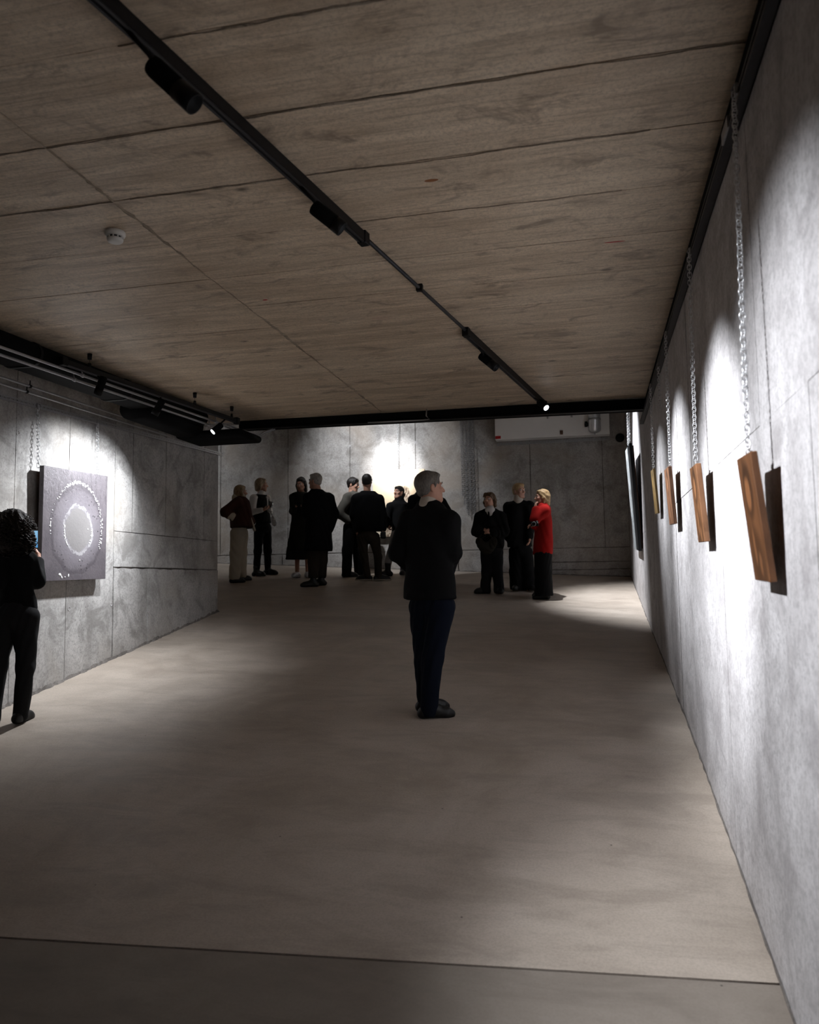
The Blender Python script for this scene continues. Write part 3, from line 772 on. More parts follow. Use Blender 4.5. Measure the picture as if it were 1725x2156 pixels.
# ------------------------------------------------------------------ things on the back wall, right side
t = empty('ventilation_panel', (-.62, YB - .12, 2.41)); tag(t, 'white ventilation box high on the back wall above a cable strut', 'ventilation unit')
bm = bmesh.new(); box(bm, (-.965, -.10, .02), (.965, .115, 1.0)); bev(bm, .008, 2); put('casing', bm, M['panel'], t)
bm = bmesh.new(); box(bm, (-.96, -.106, .035), (-.865, -.1002, .085)); put('red_sticker', bm, M['red'], t)
bm = bmesh.new(); box(bm, (.145, -.125, .05), (.195, -.1005, .12)); bev(bm, .006, 1); put('latch', bm, M['brown'], t)
for x in (-.05, .35):
    bm = bmesh.new()
    tube(bm, [(x + .11 * math.cos(a), -.16, .50 + .12 * math.sin(a)) for a in [math.pi + math.pi * i / 10 for i in range(11)]], .012, 8)
    tube(bm, [(x, -.16, .38), (x, -.16, .33)], .018, 8); tube(bm, [(x, -.16, .40), (x, -.10, .40)], .008, 6)
    put('pipe_clamp', bm, M['galvd'], t, True)
s2 = put('perforated_strut', strut_mesh(1.9), M['galvd']); s2.location = (-1.57, YB, 2.385); s2.rotation_euler = (0, 0, -math.pi / 2)
tag(s2, 'perforated steel strut directly under the white ventilation box', 'strut')
t = empty('silver_duct', (.10, YB - .34, 2.5)); tag(t, 'shiny silver duct pipe with an elbow in front of the white ventilation box', 'duct')
bm = bmesh.new()
tube(bm, [(0, 0, 1.4), (0, 0, .32), (.0, .01, .20), (0, .03, .12), (0, .06, .05), (0, .10, .01)], [.095, .095, .098, .10, .102, .102], 20); put('duct_pipe', bm, M['galv'], t, True)
for z in (.30, .17):
    bm = bmesh.new(); tube(bm, [(0, .012 if z < .2 else 0, z - .012), (0, .012 if z < .2 else 0, z + .012)], .104, 20); put('seam_ring', bm, M['galvd'], t, True)
bm = bmesh.new(); tube(bm, [(0, .10, .02), (0, .10, -.07)], .01, 8); put('drain_stub', bm, M['galvd'], t)
bm = bmesh.new(); tube(bm, [(-.10, .05, .10), (-.16, .06, .10)], .03, 10); tube(bm, [(-.14, .06, .06), (-.14, .06, .15)], .022, 10); put('valve', bm, M['black'], t, True)
bm = bmesh.new(); lathe(bm, [(.075, 0), (.075, .03), (.055, .055), (.02, .06)], 20, Matrix.Translation((.515, YB, 2.39)) @ Matrix.Rotation(math.pi / 2, 4, 'X'))
tag(put('wall_sensor', bm, M['black'], None, True), 'small round black sensor on the back wall by the right corner', 'sensor')

# lamps of the tall room behind the beam, hidden from here by the beam; the second is added for spill
def high_lamp(loc, target, label, watts, size, blend=.8):
    bm = bmesh.new(); beam(bm, (loc[0], loc[1] - .5, ZH - .03), (loc[0], loc[1] + .5, ZH - .03), .04, .06)
    t = spot_lamp((loc[0], loc[1], ZH - .22), target, (loc[0], loc[1], ZH - .06), label, watts, size, blend)
    put('track_stub', bm, M['black'], t).location = -Vector(t.location)
high_lamp((-3.45, 11.0, 0), (-3.45, YB, 2.02), 'black spotlight under the high ceiling that lights the beige painting', 150, 24, 1)
high_lamp((-4.2, 11.2, 0), (-3.7, YB, 1.9), 'added spill spotlight under the high ceiling, beside the one on the beige painting', 50, 70, 1)  # unseen extra lamp, added for wide spill round the narrow pool
high_lamp((-.9, 11.0, 0), (XR, 11.25, .75), 'black spotlight under the high ceiling that lights the tall black painting', 160, 56, 1)
high_lamp((-8.2, 11.0, 0), (-8.3, YB, 1.2), 'black spotlight under the high ceiling at the far left of the back room', 26, 100, 1)


# ------------------------------------------------------------------ people: smooth-blended signed distance bodies
class Sdf:
    """union of simple shapes with soft blends, meshed with surface nets"""
    def __init__(s, vox, k=.03): s.p = []; s.vox = vox; s.k = k; s.n = []
    def add(s, fn, lo, hi, k=None, op='u'):
        s.p.append((op, fn, np.array(lo, float), np.array(hi, float), s.k if k is None else k)); return s
    def cone(s, a, b, ra, rb, k=None, op='u', flat=None):
        a = np.array(a, float); b = np.array(b, float); ba = b - a; L = max(1e-9, ba @ ba)
        R = max(ra, rb)
        def fn(P):
            pa = P - a; h = np.clip(pa @ ba / L, 0, 1)
            return np.linalg.norm(pa - h[..., None] * ba, axis=-1) - (ra + (rb - ra) * h)
        return s.add(fn, np.minimum(a, b) - R, np.maximum(a, b) + R, k, op)
    def chain(s, pts, rs, k=None):
        for i in range(len(pts) - 1): s.cone(pts[i], pts[i + 1], rs[i], rs[i + 1], k)
        return s
    def ell(s, c, r, R3=None, k=None, op='u'):
        c = np.array(c, float); r = np.array(r, float); m = r.max()
        def fn(P):
            q = P - c
            if R3 is not None: q = q @ R3          # world -> local (R3 columns are the axes)
            k0 = np.linalg.norm(q / r, axis=-1); k1 = np.linalg.norm(q / (r * r), axis=-1) + 1e-9
            return k0 * (k0 - 1) / k1
        return s.add(fn, c - m, c + m, k, op)
    def box(s, c, h, R3=None, rd=.01, k=None, op='u'):
        c = np.array(c, float); h = np.array(h, float); m = np.linalg.norm(h)
        def fn(P):
            q = P - c
            if R3 is not None: q = q @ R3
            d = np.abs(q) - (h - rd)
            return np.linalg.norm(np.maximum(d, 0), axis=-1) + np.minimum(d.max(axis=-1), 0) - rd
        return s.add(fn, c - m, c + m, k, op)
    def stack(s, rows, th, k=None, op='u', rd=.012):
        """lofted garment: rows of (z, u, d, half width, half depth), turned to face th"""
        rows = sorted(rows); A = np.array(rows, float); m = A[:, 3:5].max()
        ct, st = math.cos(th), math.sin(th)
        def fn(P):
            z = P[..., 2]
            cu, cd, rx, ry = (np.interp(z, A[:, 0], A[:, i]) for i in (1, 2, 3, 4))
            u, d = P[..., 0] - cu, P[..., 1] - cd
            f = u * ct + d * st; w = u * st - d * ct       # forward and sideways
            k0 = np.sqrt((w / rx) ** 2 + (f / ry) ** 2); k1 = np.sqrt((w / rx ** 2) ** 2 + (f / ry ** 2) ** 2) + 1e-9
            d2 = k0 * (k0 - 1) / k1
            dz = np.maximum(A[0, 0] - z, z - A[-1, 0])
            a, b = d2 + rd, dz + rd
            return np.minimum(np.maximum(a, b), 0) + np.sqrt(np.maximum(a, 0) ** 2 + np.maximum(b, 0) ** 2) - rd
        lo = (A[:, 1].min() - m, A[:, 2].min() - m, A[0, 0]); hi = (A[:, 1].max() + m, A[:, 2].max() + m, A[-1, 0])
        return s.add(fn, lo, hi, k, op)
    def folds(s, amp, fr=28, seed=0, dirn=(0, 0, 1)):
        s.n.append((amp, fr, seed, dirn)); return s
    def mesh(s):
        pad = s.vox * 3
        lo = np.min([p[2] for p in s.p if p[0] == 'u'], axis=0) - pad; hi = np.max([p[3] for p in s.p if p[0] == 'u'], axis=0) + pad
        n = np.ceil((hi - lo) / s.vox).astype(int) + 1
        ax = [lo[i] + np.arange(n[i]) * s.vox for i in range(3)]
        D = np.full(n, 1.0)
        for op, fn, a, b, k in s.p:
            m = k + pad
            i0 = np.clip(((a - m - lo) / s.vox).astype(int), 0, n - 1); i1 = np.clip(((b + m - lo) / s.vox).astype(int) + 2, 1, n)
            sl = tuple(slice(x, y) for x, y in zip(i0, i1))
            if any(x >= y for x, y in zip(i0, i1)): continue
            P = np.stack(np.meshgrid(ax[0][sl[0]], ax[1][sl[1]], ax[2][sl[2]], indexing='ij'), axis=-1)
            d = fn(P); o = D[sl]
            if op == 'u':
                h = np.clip(.5 + .5 * (o - d) / k, 0, 1); D[sl] = o * (1 - h) + d * h - k * h * (1 - h)
            elif op == 's':
                h = np.clip(.5 - .5 * (o + d) / k, 0, 1); D[sl] = o * (1 - h) - d * h + k * h * (1 - h)
            else:
                D[sl] = np.maximum(o, d)
        for amp, fr, seed, dn in s.n:
            X, Y, Z = np.meshgrid(*ax, indexing='ij')
            D = D + amp * (np.sin(fr * (Z + .35 * np.sin(9 * X + seed) + .25 * np.sin(11 * Y + 2 * seed))) * np.sin(7 * X + 5 * Y + 3 * Z + seed) + .6 * np.sin(fr * .55 * (X + Y * .7 + .4 * Z) + seed * 3) * np.cos(fr * .3 * Z + seed))
        return surface_nets(D, lo, s.vox)
def surface_nets(D, lo, vox):
    S = D < 0
    nx, ny, nz = D.shape
    c = np.zeros((nx - 1, ny - 1, nz - 1), np.int8)
    for i in (0, 1):
        for j in (0, 1):
            for l in (0, 1): c += S[i:nx - 1 + i, j:ny - 1 + j, l:nz - 1 + l]
    cell = (c > 0) & (c < 8)
    idx = np.full(cell.shape, -1, np.int64); ijk = np.argwhere(cell); idx[cell] = np.arange(len(ijk))
    acc = np.zeros((len(ijk), 3)); cnt = np.zeros(len(ijk))
    cor = [(i, j, l) for i in (0, 1) for j in (0, 1) for l in (0, 1)]
    for a in cor:
        for ax_ in range(3):
            if a[ax_]: continue
            b = list(a); b[ax_] = 1
            da = D[ijk[:, 0] + a[0], ijk[:, 1] + a[1], ijk[:, 2] + a[2]]; db = D[ijk[:, 0] + b[0], ijk[:, 1] + b[1], ijk[:, 2] + b[2]]
            m = (da < 0) != (db < 0)
            t = da[m] / (da[m] - db[m])
            p = np.tile(np.array(a, float), (m.sum(), 1)); p[:, ax_] += t
            acc[m] += p; cnt[m] += 1
    V = lo + (ijk + acc / cnt[:, None]) * vox
    F = []
    for ax_ in range(3):
        o = [(1, 2), (2, 0), (0, 1)][ax_]
        A = [slice(None)] * 3; B = [slice(None)] * 3
        A[ax_] = slice(0, -1); B[ax_] = slice(1, None)
        sa, sb = S[tuple(A)], S[tuple(B)]
        e = np.argwhere(sa != sb)
        ok = (e[:, o[0]] > 0) & (e[:, o[1]] > 0) & (e[:, o[0]] < D.shape[o[0]] - 1) & (e[:, o[1]] < D.shape[o[1]] - 1)
        e = e[ok]
        if not len(e): continue
        q = []
        for d0, d1 in ((-1, -1), (0, -1), (0, 0), (-1, 0)):
            x = e.copy(); x[:, o[0]] += d0; x[:, o[1]] += d1
            q.append(idx[x[:, 0], x[:, 1], x[:, 2]])
        q = np.stack(q, 1); fl = ~sa[e[:, 0], e[:, 1], e[:, 2]]
        q[fl] = q[fl][:, ::-1]
        F.append(q)
    return V, np.concatenate(F)
def sdf_part(name, sdf, mat, parent):
    V, F = sdf.mesh()
    me = bpy.data.meshes.new(name)
    me.vertices.add(len(V)); me.vertices.foreach_set('co', V.astype(np.float32).ravel())
    me.loops.add(len(F) * 4); me.loops.foreach_set('vertex_index', F.astype(np.int32).ravel())
    me.polygons.add(len(F)); me.polygons.foreach_set('loop_start', np.arange(0, len(F) * 4, 4, dtype=np.int32))
    me.update(calc_edges=True); me.validate()
    return link(name, me, mat, parent, True)

def cloth(name, c, rough=.9, sheen=.0, sc=120):
    k = NT(name); p = k.pos('object')
    f = k.noise(p, sc, 1, .7); g = k.noise(p, 6, 2)
    k.col(k.mix(k.math('MULTIPLY', k.math('ADD', f, g), .5), tuple(x * .7 for x in c), tuple(min(1, x * 1.25) for x in c)))
    k.set(rough=rough, spec=.15, sheen=sheen); k.bump(f, .25, .002)
    return k.m
def hair_mat(name, c):
    k = NT(name); p = k.pos('object')
    f = k.noise(k.mapv(p, (1, 1, .16)), 110, 3, .75, .4)
    k.col(k.mix(k.ramp(f, [(.3, 0), (.7, 1)]), tuple(x * .45 for x in c), tuple(min(1, x * 1.5) for x in c)))
    k.set(rough=.5, spec=.35); k.bump(f, .7, .006)
    return k.m
PM = {'skin': plain('skin', (.50, .27, .19), .55, 0, .35, .12, 14), 'eye_white': plain('eye_white', (.7, .68, .66), .3, 0, .5, .03), 'iris': plain('iris', (.03, .02, .012), .2, 0, .5), 'lips': plain('lips', (.38, .12, .10), .5), 'skin_pale': plain('skin_pale', (.56, .34, .25), .55, 0, .35, .1, 14)}
for nm, c in (('black', (.005, .005, .0055)), ('coal', (.013, .013, .014)), ('navy', (.0035, .006, .014)), ('olive', (.018, .016, .011)), ('brown', (.055, .022, .015)), ('cream', (.50, .44, .34)), ('white', (.62, .60, .58)), ('greybeige', (.105, .098, .085)), ('darkolive', (.020, .019, .014)), ('red', (.30, .007, .005)), ('shoe', (.006, .006, .006)), ('taupe', (.035, .028, .021)), ('sole', (.30, .27, .22)), ('palegrey', (.36, .34, .33)), ('ivory', (.50, .44, .37)), ('bag', (.022, .020, .015)), ('silver', (.55, .55, .56))):
    PM[nm] = cloth('cloth_' + nm, c) if nm not in ('shoe', 'silver') else plain('leather_' + nm, c, .45, .6 if nm == 'silver' else 0, .4)
for nm, c in (('grey', (.13, .115, .10)), ('white', (.42, .39, .35)), ('dark', (.012, .009, .008)), ('brown', (.10, .055, .025)), ('blond', (.36, .235, .11)), ('fair', (.30, .21, .12)), ('greyblond', (.28, .21, .14)), ('curl', (.018, .010, .007))):
    PM['h_' + nm] = hair_mat('hair_' + nm, c)

def rot3(th, pitch=0, roll=0):
    """columns: right, forward, up of a figure that faces th (0 = along u, 90 = along d)"""
    f = np.array([math.cos(th), math.sin(th), 0.]); r = np.array([math.sin(th), -math.cos(th), 0.]); u = np.array([0, 0, 1.])
    f2 = f * math.cos(pitch) + u * math.sin(pitch); u2 = u * math.cos(pitch) - f * math.sin(pitch)
    r2 = r * math.cos(roll) + u2 * math.sin(roll); u3 = u2 * math.cos(roll) - r * math.sin(roll)
    return np.stack([r2, f2, u3], axis=1)
def V3(*a): return np.array(a, float)

def add_head(S, c, R, s=1.0, neck=None, male=True):
    """skull, jaw, brow, nose, lips, ears, eye sockets; c = middle of the head"""
    g = lambda x, y, z: c + R @ (V3(x, y, z) * s)
    S.ell(g(0, -.012, .030), V3(.076, .094, .088) * s, R, .02 * s)
    S.ell(g(0, .030, -.035), V3(.060, .066, .080) * s, R, .03 * s)
    S.cone(g(-.018, .066, -.098), g(.018, .066, -.098), .021 * s, .021 * s, .03 * s)
    for e in (-1, 1):
        S.cone(g(e * .052, .0, -.052), g(e * .030, .060, -.092), .020 * s, .017 * s, .025 * s)      # jaw line
        S.ell(g(e * .040, .068, -.022), V3(.020, .018, .016) * s, R, .02 * s)                      # cheek bone
        S.ell(g(e * .031, .097, .010), V3(.015, .014, .010) * s, R, .012 * s, 's')                 # socket
        S.ell(g(e * .031, .079, .008), V3(.012, .012, .010) * s, R, .004 * s)                      # eyeball
        S.cone(g(e * .012, .092, .026), g(e * .044, .080, .027), .008 * s, .006 * s, .008 * s)     # brow
        S.ell(g(e * .078, -.008, -.008), V3(.010, .019, .030) * s, R, .006 * s)                    # ear
        S.ell(g(e * .088, -.002, -.006), V3(.005, .011, .018) * s, R, .005 * s, 's')
    S.cone(g(0, .090, .012), g(0, .112, -.028), .008 * s, .0125 * s, .010 * s)                      # nose
    for e in (-1, 1): S.ell(g(e * .011, .100, -.032), V3(.008, .009, .007) * s, R, .006 * s)
    S.cone(g(-.018, .085, -.058), g(.018, .085, -.058), .0075 * s, .0075 * s, .006 * s)             # lips
    S.cone(g(-.016, .083, -.070), g(.016, .083, -.070), .0085 * s, .0085 * s, .006 * s)
    if neck is not None:
        S.cone(g(0, -.012, -.055), neck, (.058 if male else .047) * s, (.062 if male else .052) * s, .03 * s)
def add_hand(S, w, d, n, s=1.0, curl=.6, side=1):
    """palm and five fingers; w wrist, d direction of the fingers, n the way they curl"""
    d = np.array(d, float); d /= np.linalg.norm(d); n = np.array(n, float); n -= d * (n @ d); n /= np.linalg.norm(n) + 1e-9
    t = np.cross(d, n) * side
    k = .006
    S.cone(w, w + d * .035 * s, .023 * s, .026 * s, .02)
    for i, (o, L, r) in enumerate(((.030, .066, .0085), (.010, .074, .0090), (-.010, .070, .0088), (-.029, .056, .0078))):
        b = w + d * .030 * s + t * o * .8 * s; kn = w + d * (.082 - .004 * abs(i - 1)) * s + t * o * s
        S.cone(b, kn, .014 * s, .0105 * s, .012)
        a1 = curl * (.9 + .1 * i); d1 = d * math.cos(a1) + n * math.sin(a1); m = kn + d1 * L * .52 * s
        a2 = a1 + curl * 1.1; d2 = d * math.cos(a2) + n * math.sin(a2)
        S.cone(kn, m, r * s, r * .92 * s, k); S.cone(m, m + d2 * L * .45 * s, r * .92 * s, r * .75 * s, k)
    b = w + d * .022 * s + t * .022 * s; m = b + (d * .55 + t * .75 + n * .35) * .042 * s
    S.cone(b, m, .0135 * s, .0105 * s, .010); S.cone(m, m + (d * .85 + t * .15 + n * .5) * .036 * s, .0100 * s, .0080 * s, k)

def add_shoe(S, a, th, L=.27, w=.042, hgt=.075, z0=0., boot=0):
    """a = ankle above the sole; th = way the toe points"""
    f = V3(math.cos(th), math.sin(th), 0)
    heel = V3(a[0], a[1], z0 + .035) - f * .045
    ball = heel + f * L * .62; toe = heel + f * (L - .07)
    S.cone(heel + V3(0, 0, .005), V3(a[0], a[1], z0 + hgt), .040, .043, .03)
    S.cone(heel, ball - V3(0, 0, .004), .036, .041, .02); S.cone(ball - V3(0, 0, .004), toe - V3(0, 0, .008), .041, .032, .02)
    S.cone(V3(a[0], a[1], z0 + hgt) + f * .01, ball + V3(0, 0, .004), .040, .034, .03)
    if boot: S.cone(V3(a[0], a[1], z0 + hgt), V3(a[0], a[1], z0 + boot), .046, .056, .02)
    S.add(lambda P: z0 + .0005 - P[..., 2], V3(a[0] - .4, a[1] - .4, z0 - .2), V3(a[0] + .4, a[1] + .4, z0 + .02), .001, 'i')
def add_sole(S, a, th, L=.27, z0=0.):
    f = V3(math.cos(th), math.sin(th), 0); heel = V3(a[0], a[1], z0 + .010) - f * .045
    for p, q, r0, r1 in ((heel, heel + f * L * .62, .042, .047), (heel + f * L * .62, heel + f * (L - .07), .047, .038)):
        p = p * 1; q = q * 1; A, B, ra, rb = p, q, r0, r1
        def fn(P, A=A, B=B, ra=ra, rb=rb):
            ba = (B - A)[:2]; pa = P[..., :2] - A[:2]; h = np.clip(pa @ ba / (ba @ ba), 0, 1)
            d2 = np.linalg.norm(pa - h[..., None] * ba, axis=-1) - (ra + (rb - ra) * h)
            return np.maximum(d2, np.abs(P[..., 2] - z0 - .011) - .011)
        S.add(fn, np.minimum(A, B) - .05, np.maximum(A, B) + .05, .004)

def person(label, loc, az, sp, group=None):
    """sp: joints in metres in a frame at the feet: u along the wall behind, d into depth, z up"""
    R_ = math.radians
    t = empty('person', (loc[0], loc[1], floor_z(*loc)), az)
    tag(t, label, 'person', group)
    vx = sp.get('vox', .012)
    ca, sa = math.cos(az), math.sin(az)
    def fz(u, d): return floor_z(loc[0] + u * ca - d * sa, loc[1] + u * sa + d * ca) - t.location.z
    c = np.array(sp['head']); HR = rot3(R_(sp['ht']), R_(sp.get('hp', 0)), R_(sp.get('hr', 0))); hs = sp.get('hs', 1.0)
    th = R_(sp['th'])
    sh = [np.array(x) for x in sp['sh']]; el = [np.array(x) for x in sp['el']]; wr = [np.array(x) for x in sp['wr']]
    hip = [np.array(x) for x in sp['hip']]; kn = [np.array(x) for x in sp['kn']]; an = [np.array(x) for x in sp['an']]
    z0 = [fz(a[0], a[1]) for a in an]
    male = sp.get('male', True)
    neck = (sh[0] + sh[1]) / 2 + V3(0, 0, .03)
    # body: one continuous skin
    B = Sdf(sp.get('bvox', .0068), .03)
    add_head(B, c, HR, hs, neck, male)
    B.cone(neck, (sh[0] + sh[1]) / 2 - V3(0, 0, .05), .055, .058)
    mid = (hip[0] + hip[1]) / 2
    B.cone((sh[0] + sh[1]) / 2 - V3(0, 0, .07), mid + V3(0, 0, .05), .058, .055, .03)
    for i in (0, 1):
        B.cone((sh[0] + sh[1]) / 2 - V3(0, 0, .03), sh[i] - V3(0, 0, .02), .05, .04, .04)
        B.chain([sh[i] - V3(0, 0, .02), el[i], wr[i]], [.040, .034, .023])
        B.chain([hip[i], kn[i], np.array([an[i][0], an[i][1], an[i][2] + z0[i]])], [.06, .042, .034])
        hd = sp['hand'][i]
        if hd: add_hand(B, wr[i], hd[0], hd[1], hs * (1 if male else .9), hd[2], hd[3] if len(hd) > 3 else 1)
    sdf_part('body', B, PM[sp.get('skin', 'skin')], t)
    # upper garment with sleeves
    G = Sdf(vx, .045)
    G.stack(sp['coat'], th, rd=.015)
    sr = sp.get('sleeve', (.075, .062, .050))
    for i in (0, 1):
        if sp.get('nosleeve'): break
        w = el[i] + (wr[i] - el[i]) * .96
        G.cone((sh[0] + sh[1]) / 2 - V3(0, 0, .02), sh[i] - V3(0, 0, sr[0] * .45), .075, sr[0] * .92, .05)
        G.chain([sh[i] - V3(0, 0, sr[0] * .45), el[i], w], sr, .03)
    # keep the head and the bare forearms out of the cloth
    G.folds(sp.get('fold', .004), 26, len(label))
    sdf_part(sp.get('coat_name', 'jacket'), G, PM[sp['coat_m']], t)
    # trousers
    if sp.get('tr_m'):
        T = Sdf(vx, .03); r = sp.get('tr', (.088, .066, .055))
        T.ell(mid + V3(0, 0, .03), (.155 * sp.get('hipw', 1), .125, .13), rot3(th), .04)
        for i in (0, 1):
            a = np.array([an[i][0], an[i][1], sp.get('cuff', .055) + z0[i]])
            T.chain([hip[i], kn[i], a], r, .03)
            T.add(lambda P, z=z0[i] + sp.get('cuff', .055) - .045: z - P[..., 2], a - .3, a + V3(.3, .3, 0), .001, 'i')
        T.folds(sp.get('tfold', .004), 34, len(label) + 3)
        sdf_part('trousers', T, PM[sp['tr_m']], t)
    for i in (0, 1):
        F = Sdf(vx * .8, .02); add_shoe(F, an[i], R_(sp['toe'][i]), sp.get('shoe', .27), z0=z0[i], hgt=sp.get('shoeh', .08), boot=sp.get('boot', 0))
        so_ = sdf_part('boot' if sp.get('boot') else 'shoe', F, PM[sp.get('shoe_m', 'shoe')], t)
        if sp.get('sole'):
            F = Sdf(vx * .7, .01); add_sole(F, an[i], R_(sp['toe'][i]), sp.get('shoe', .27) + .006, z0[i]); sdf_part('sole', F, PM['sole'], so_)
    # hair
    H = Sdf(sp.get('hvox', vx * .6), .015)
    g = lambda x, y, z: c + HR @ (V3(x, y, z) * hs)
    st = sp['hair']
    thick = sp.get('hthick', 1.0)
    H.ell(g(0, -.020, .036), V3(.086, .100, .094) * hs * thick, HR)
    if st in ('short', 'slick'):
        H.ell(g(0, -.048, -.022), V3(.068, .054, .052) * hs, HR)
        for e in (-1, 1): H.cone(g(e * .074, .008, .02), g(e * .075, .004, -.028), .016 * hs, .008 * hs)
        H.ell(g(0, .040, .088), V3(.062, .045, .030) * hs, HR)
    elif st in ('bob', 'shag', 'long', 'pony', 'tied'):
        L = {'bob': -.13, 'shag': -.085, 'long': -.17, 'pony': -.03, 'tied': -.05}[st] * sp.get('hlen', 1)
        H.ell(g(0, -.05, -.03), V3(.078, .062, .075) * hs, HR)
        if st in ('bob', 'shag', 'long'):
            for e in (-1, 1):
                H.chain([g(e * .062, -.01, .05), g(e * .084, -.008, -.03), g(e * .080, -.012, L)], [.030 * hs, .026 * hs, .018 * hs], .02)
                H.chain([g(e * .045, -.06, .0), g(e * .055, -.065, L * .98)], [.045 * hs, .032 * hs], .03)
            H.chain([g(0, -.07, 0), g(0, -.075, L)], [.05 * hs, .04 * hs], .03)
        if st == 'shag':
            for e in (-.5, 0, .5): H.cone(g(e * .09, .055, .085), g(e * .11, .098, .045), .028 * hs, .013 * hs, .015)
        if st == 'pony':
            H.chain([g(0, -.11, .03), g(.0, -.145, -.02), g(.02, -.13, -.12), g(.03, -.10, -.20)], [.026 * hs, .030 * hs, .026 * hs, .012 * hs])
        H.ell(g(0, .045, .085), V3(.060, .040, .028) * hs, HR)
    elif st == 'curl':
        H.ell(g(0, -.035, .025), V3(.150, .13, .135) * hs, HR)
        H.ell(g(-.02, -.06, -.10), V3(.155, .105, .12) * hs, HR); H.ell(g(.08, -.03, -.07), V3(.095, .085, .11) * hs, HR); H.ell(g(-.07, -.03, -.09), V3(.085, .08, .12) * hs, HR)
    # open the face
    H.ell(g(0, .118, -.035), V3(.066, .085, .098) * hs, HR, .012, 's')
    if st in ('short', 'slick', 'pony', 'tied'):
        for e in (-1, 1): H.ell(g(e * .085, -.006, -.014), V3(.022, .026, .036) * hs, HR, .006, 's')
        H.box(g(0, .03, -.115), V3(.15, .10, .055) * hs, HR, .01, .01, 's')
    H.folds(sp.get('hfold', .003 if st != 'curl' else .006), 70 if st != 'curl' else 55, len(label) + 1)
    ho = sdf_part('hair', H, PM[sp['hair_m']], t)
    if st == 'curl':
        rc = random.Random(4); bm = bmesh.new()
        for i in range(900):                                   # springy locks all over the mass
            dv = V3(rc.gauss(0, 1), rc.gauss(0, 1) , rc.gauss(0, 1)); dv /= np.linalg.norm(dv)
            if dv[1] > .75: continue
            low = rc.random() < .5
            cc, rr = (g(0, -.035, .025), V3(.150, .13, .135)) if not low else (g(.01, -.05, -.085), V3(.175, .11, .128))
            p0 = cc + HR @ (dv * rr * hs * rc.uniform(.9, 1.0)); ax = HR @ dv * .35 + V3(0, 0, -1); ax /= np.linalg.norm(ax)
            _, a_, b_ = frame(Vector(ax), Vector((0, 1, 0))); R0 = rc.uniform(.007, .015); L0 = rc.uniform(.03, .075); ph = rc.uniform(0, 6)
            if rc.random() < .12: R0 *= 1.5; p0 = p0 + HR @ dv * .012
            pts = [Vector(p0) + Vector(ax) * (L0 * q / 14) + a_ * (R0 * math.cos(ph + q * .85)) + b_ * (R0 * math.sin(ph + q * .85)) for q in range(15)]
            tube(bm, pts, [.0034] * 13 + [.0025, .001], 5)
        co = put('curls', bm, PM[sp['hair_m']], ho, True); co['kind'] = 'stuff'
    # eyes, brows and lips
    for e in (-1, 1):
        bm = bmesh.new()
        bmesh.ops.create_uvsphere(bm, u_segments=12, v_segments=8, radius=.0125 * hs, matrix=Matrix.Translation(Vector(g(e * .031, .0805, .008))))
        eo = put('eye', bm, PM['eye_white'], t, True)
        bm = bmesh.new()
        bmesh.ops.create_uvsphere(bm, u_segments=10, v_segments=6, radius=.0065 * hs, matrix=Matrix.Translation(Vector(g(e * .0312, .0875, .008))))
        put('iris', bm, PM['iris'], eo, True)
        bm = bmesh.new(); tube(bm, [Vector(g(e * .013, .0985, .029)), Vector(g(e * .030, .0935, .034)), Vector(g(e * .046, .080, .029))], [.004 * hs, .0045 * hs, .002 * hs], 6)
        put('eyebrow', bm, PM[sp['hair_m']], t, True)
    bm = bmesh.new()
    sm = .006 if sp.get('smile') else 0
    for z_, r_ in ((-.0595, .0042), (-.0675, .0050)):
        tube(bm, [Vector(g(x, .0915 - abs(x) * .32, z_ + sm * (x / .024) ** 2 * 1.3)) for x in (-.024, -.014, 0, .014, .024)], [.0015 * hs, r_ * hs, r_ * hs, r_ * hs, .0015 * hs], 6)
    lo_ = put('lips', bm, PM['lips'], t, True)
    if sm:
        bm = bmesh.new(); tube(bm, [Vector(g(x, .0945 - abs(x) * .32, -.0635 + sm * (x / .024) ** 2)) for x in (-.018, -.009, 0, .009, .018)], [.001, .003, .0035, .003, .001], 6)
        put('teeth', bm, PM['eye_white'], lo_, True)
    # what is told apart on the clothes
    for name, mat, pr in sp.get('extra', ()):
        E = Sdf(vx * .6, .012)
        for q in pr: getattr(E, q[0])(*q[1:])
        sdf_part(name, E, PM[mat], t)
    return t

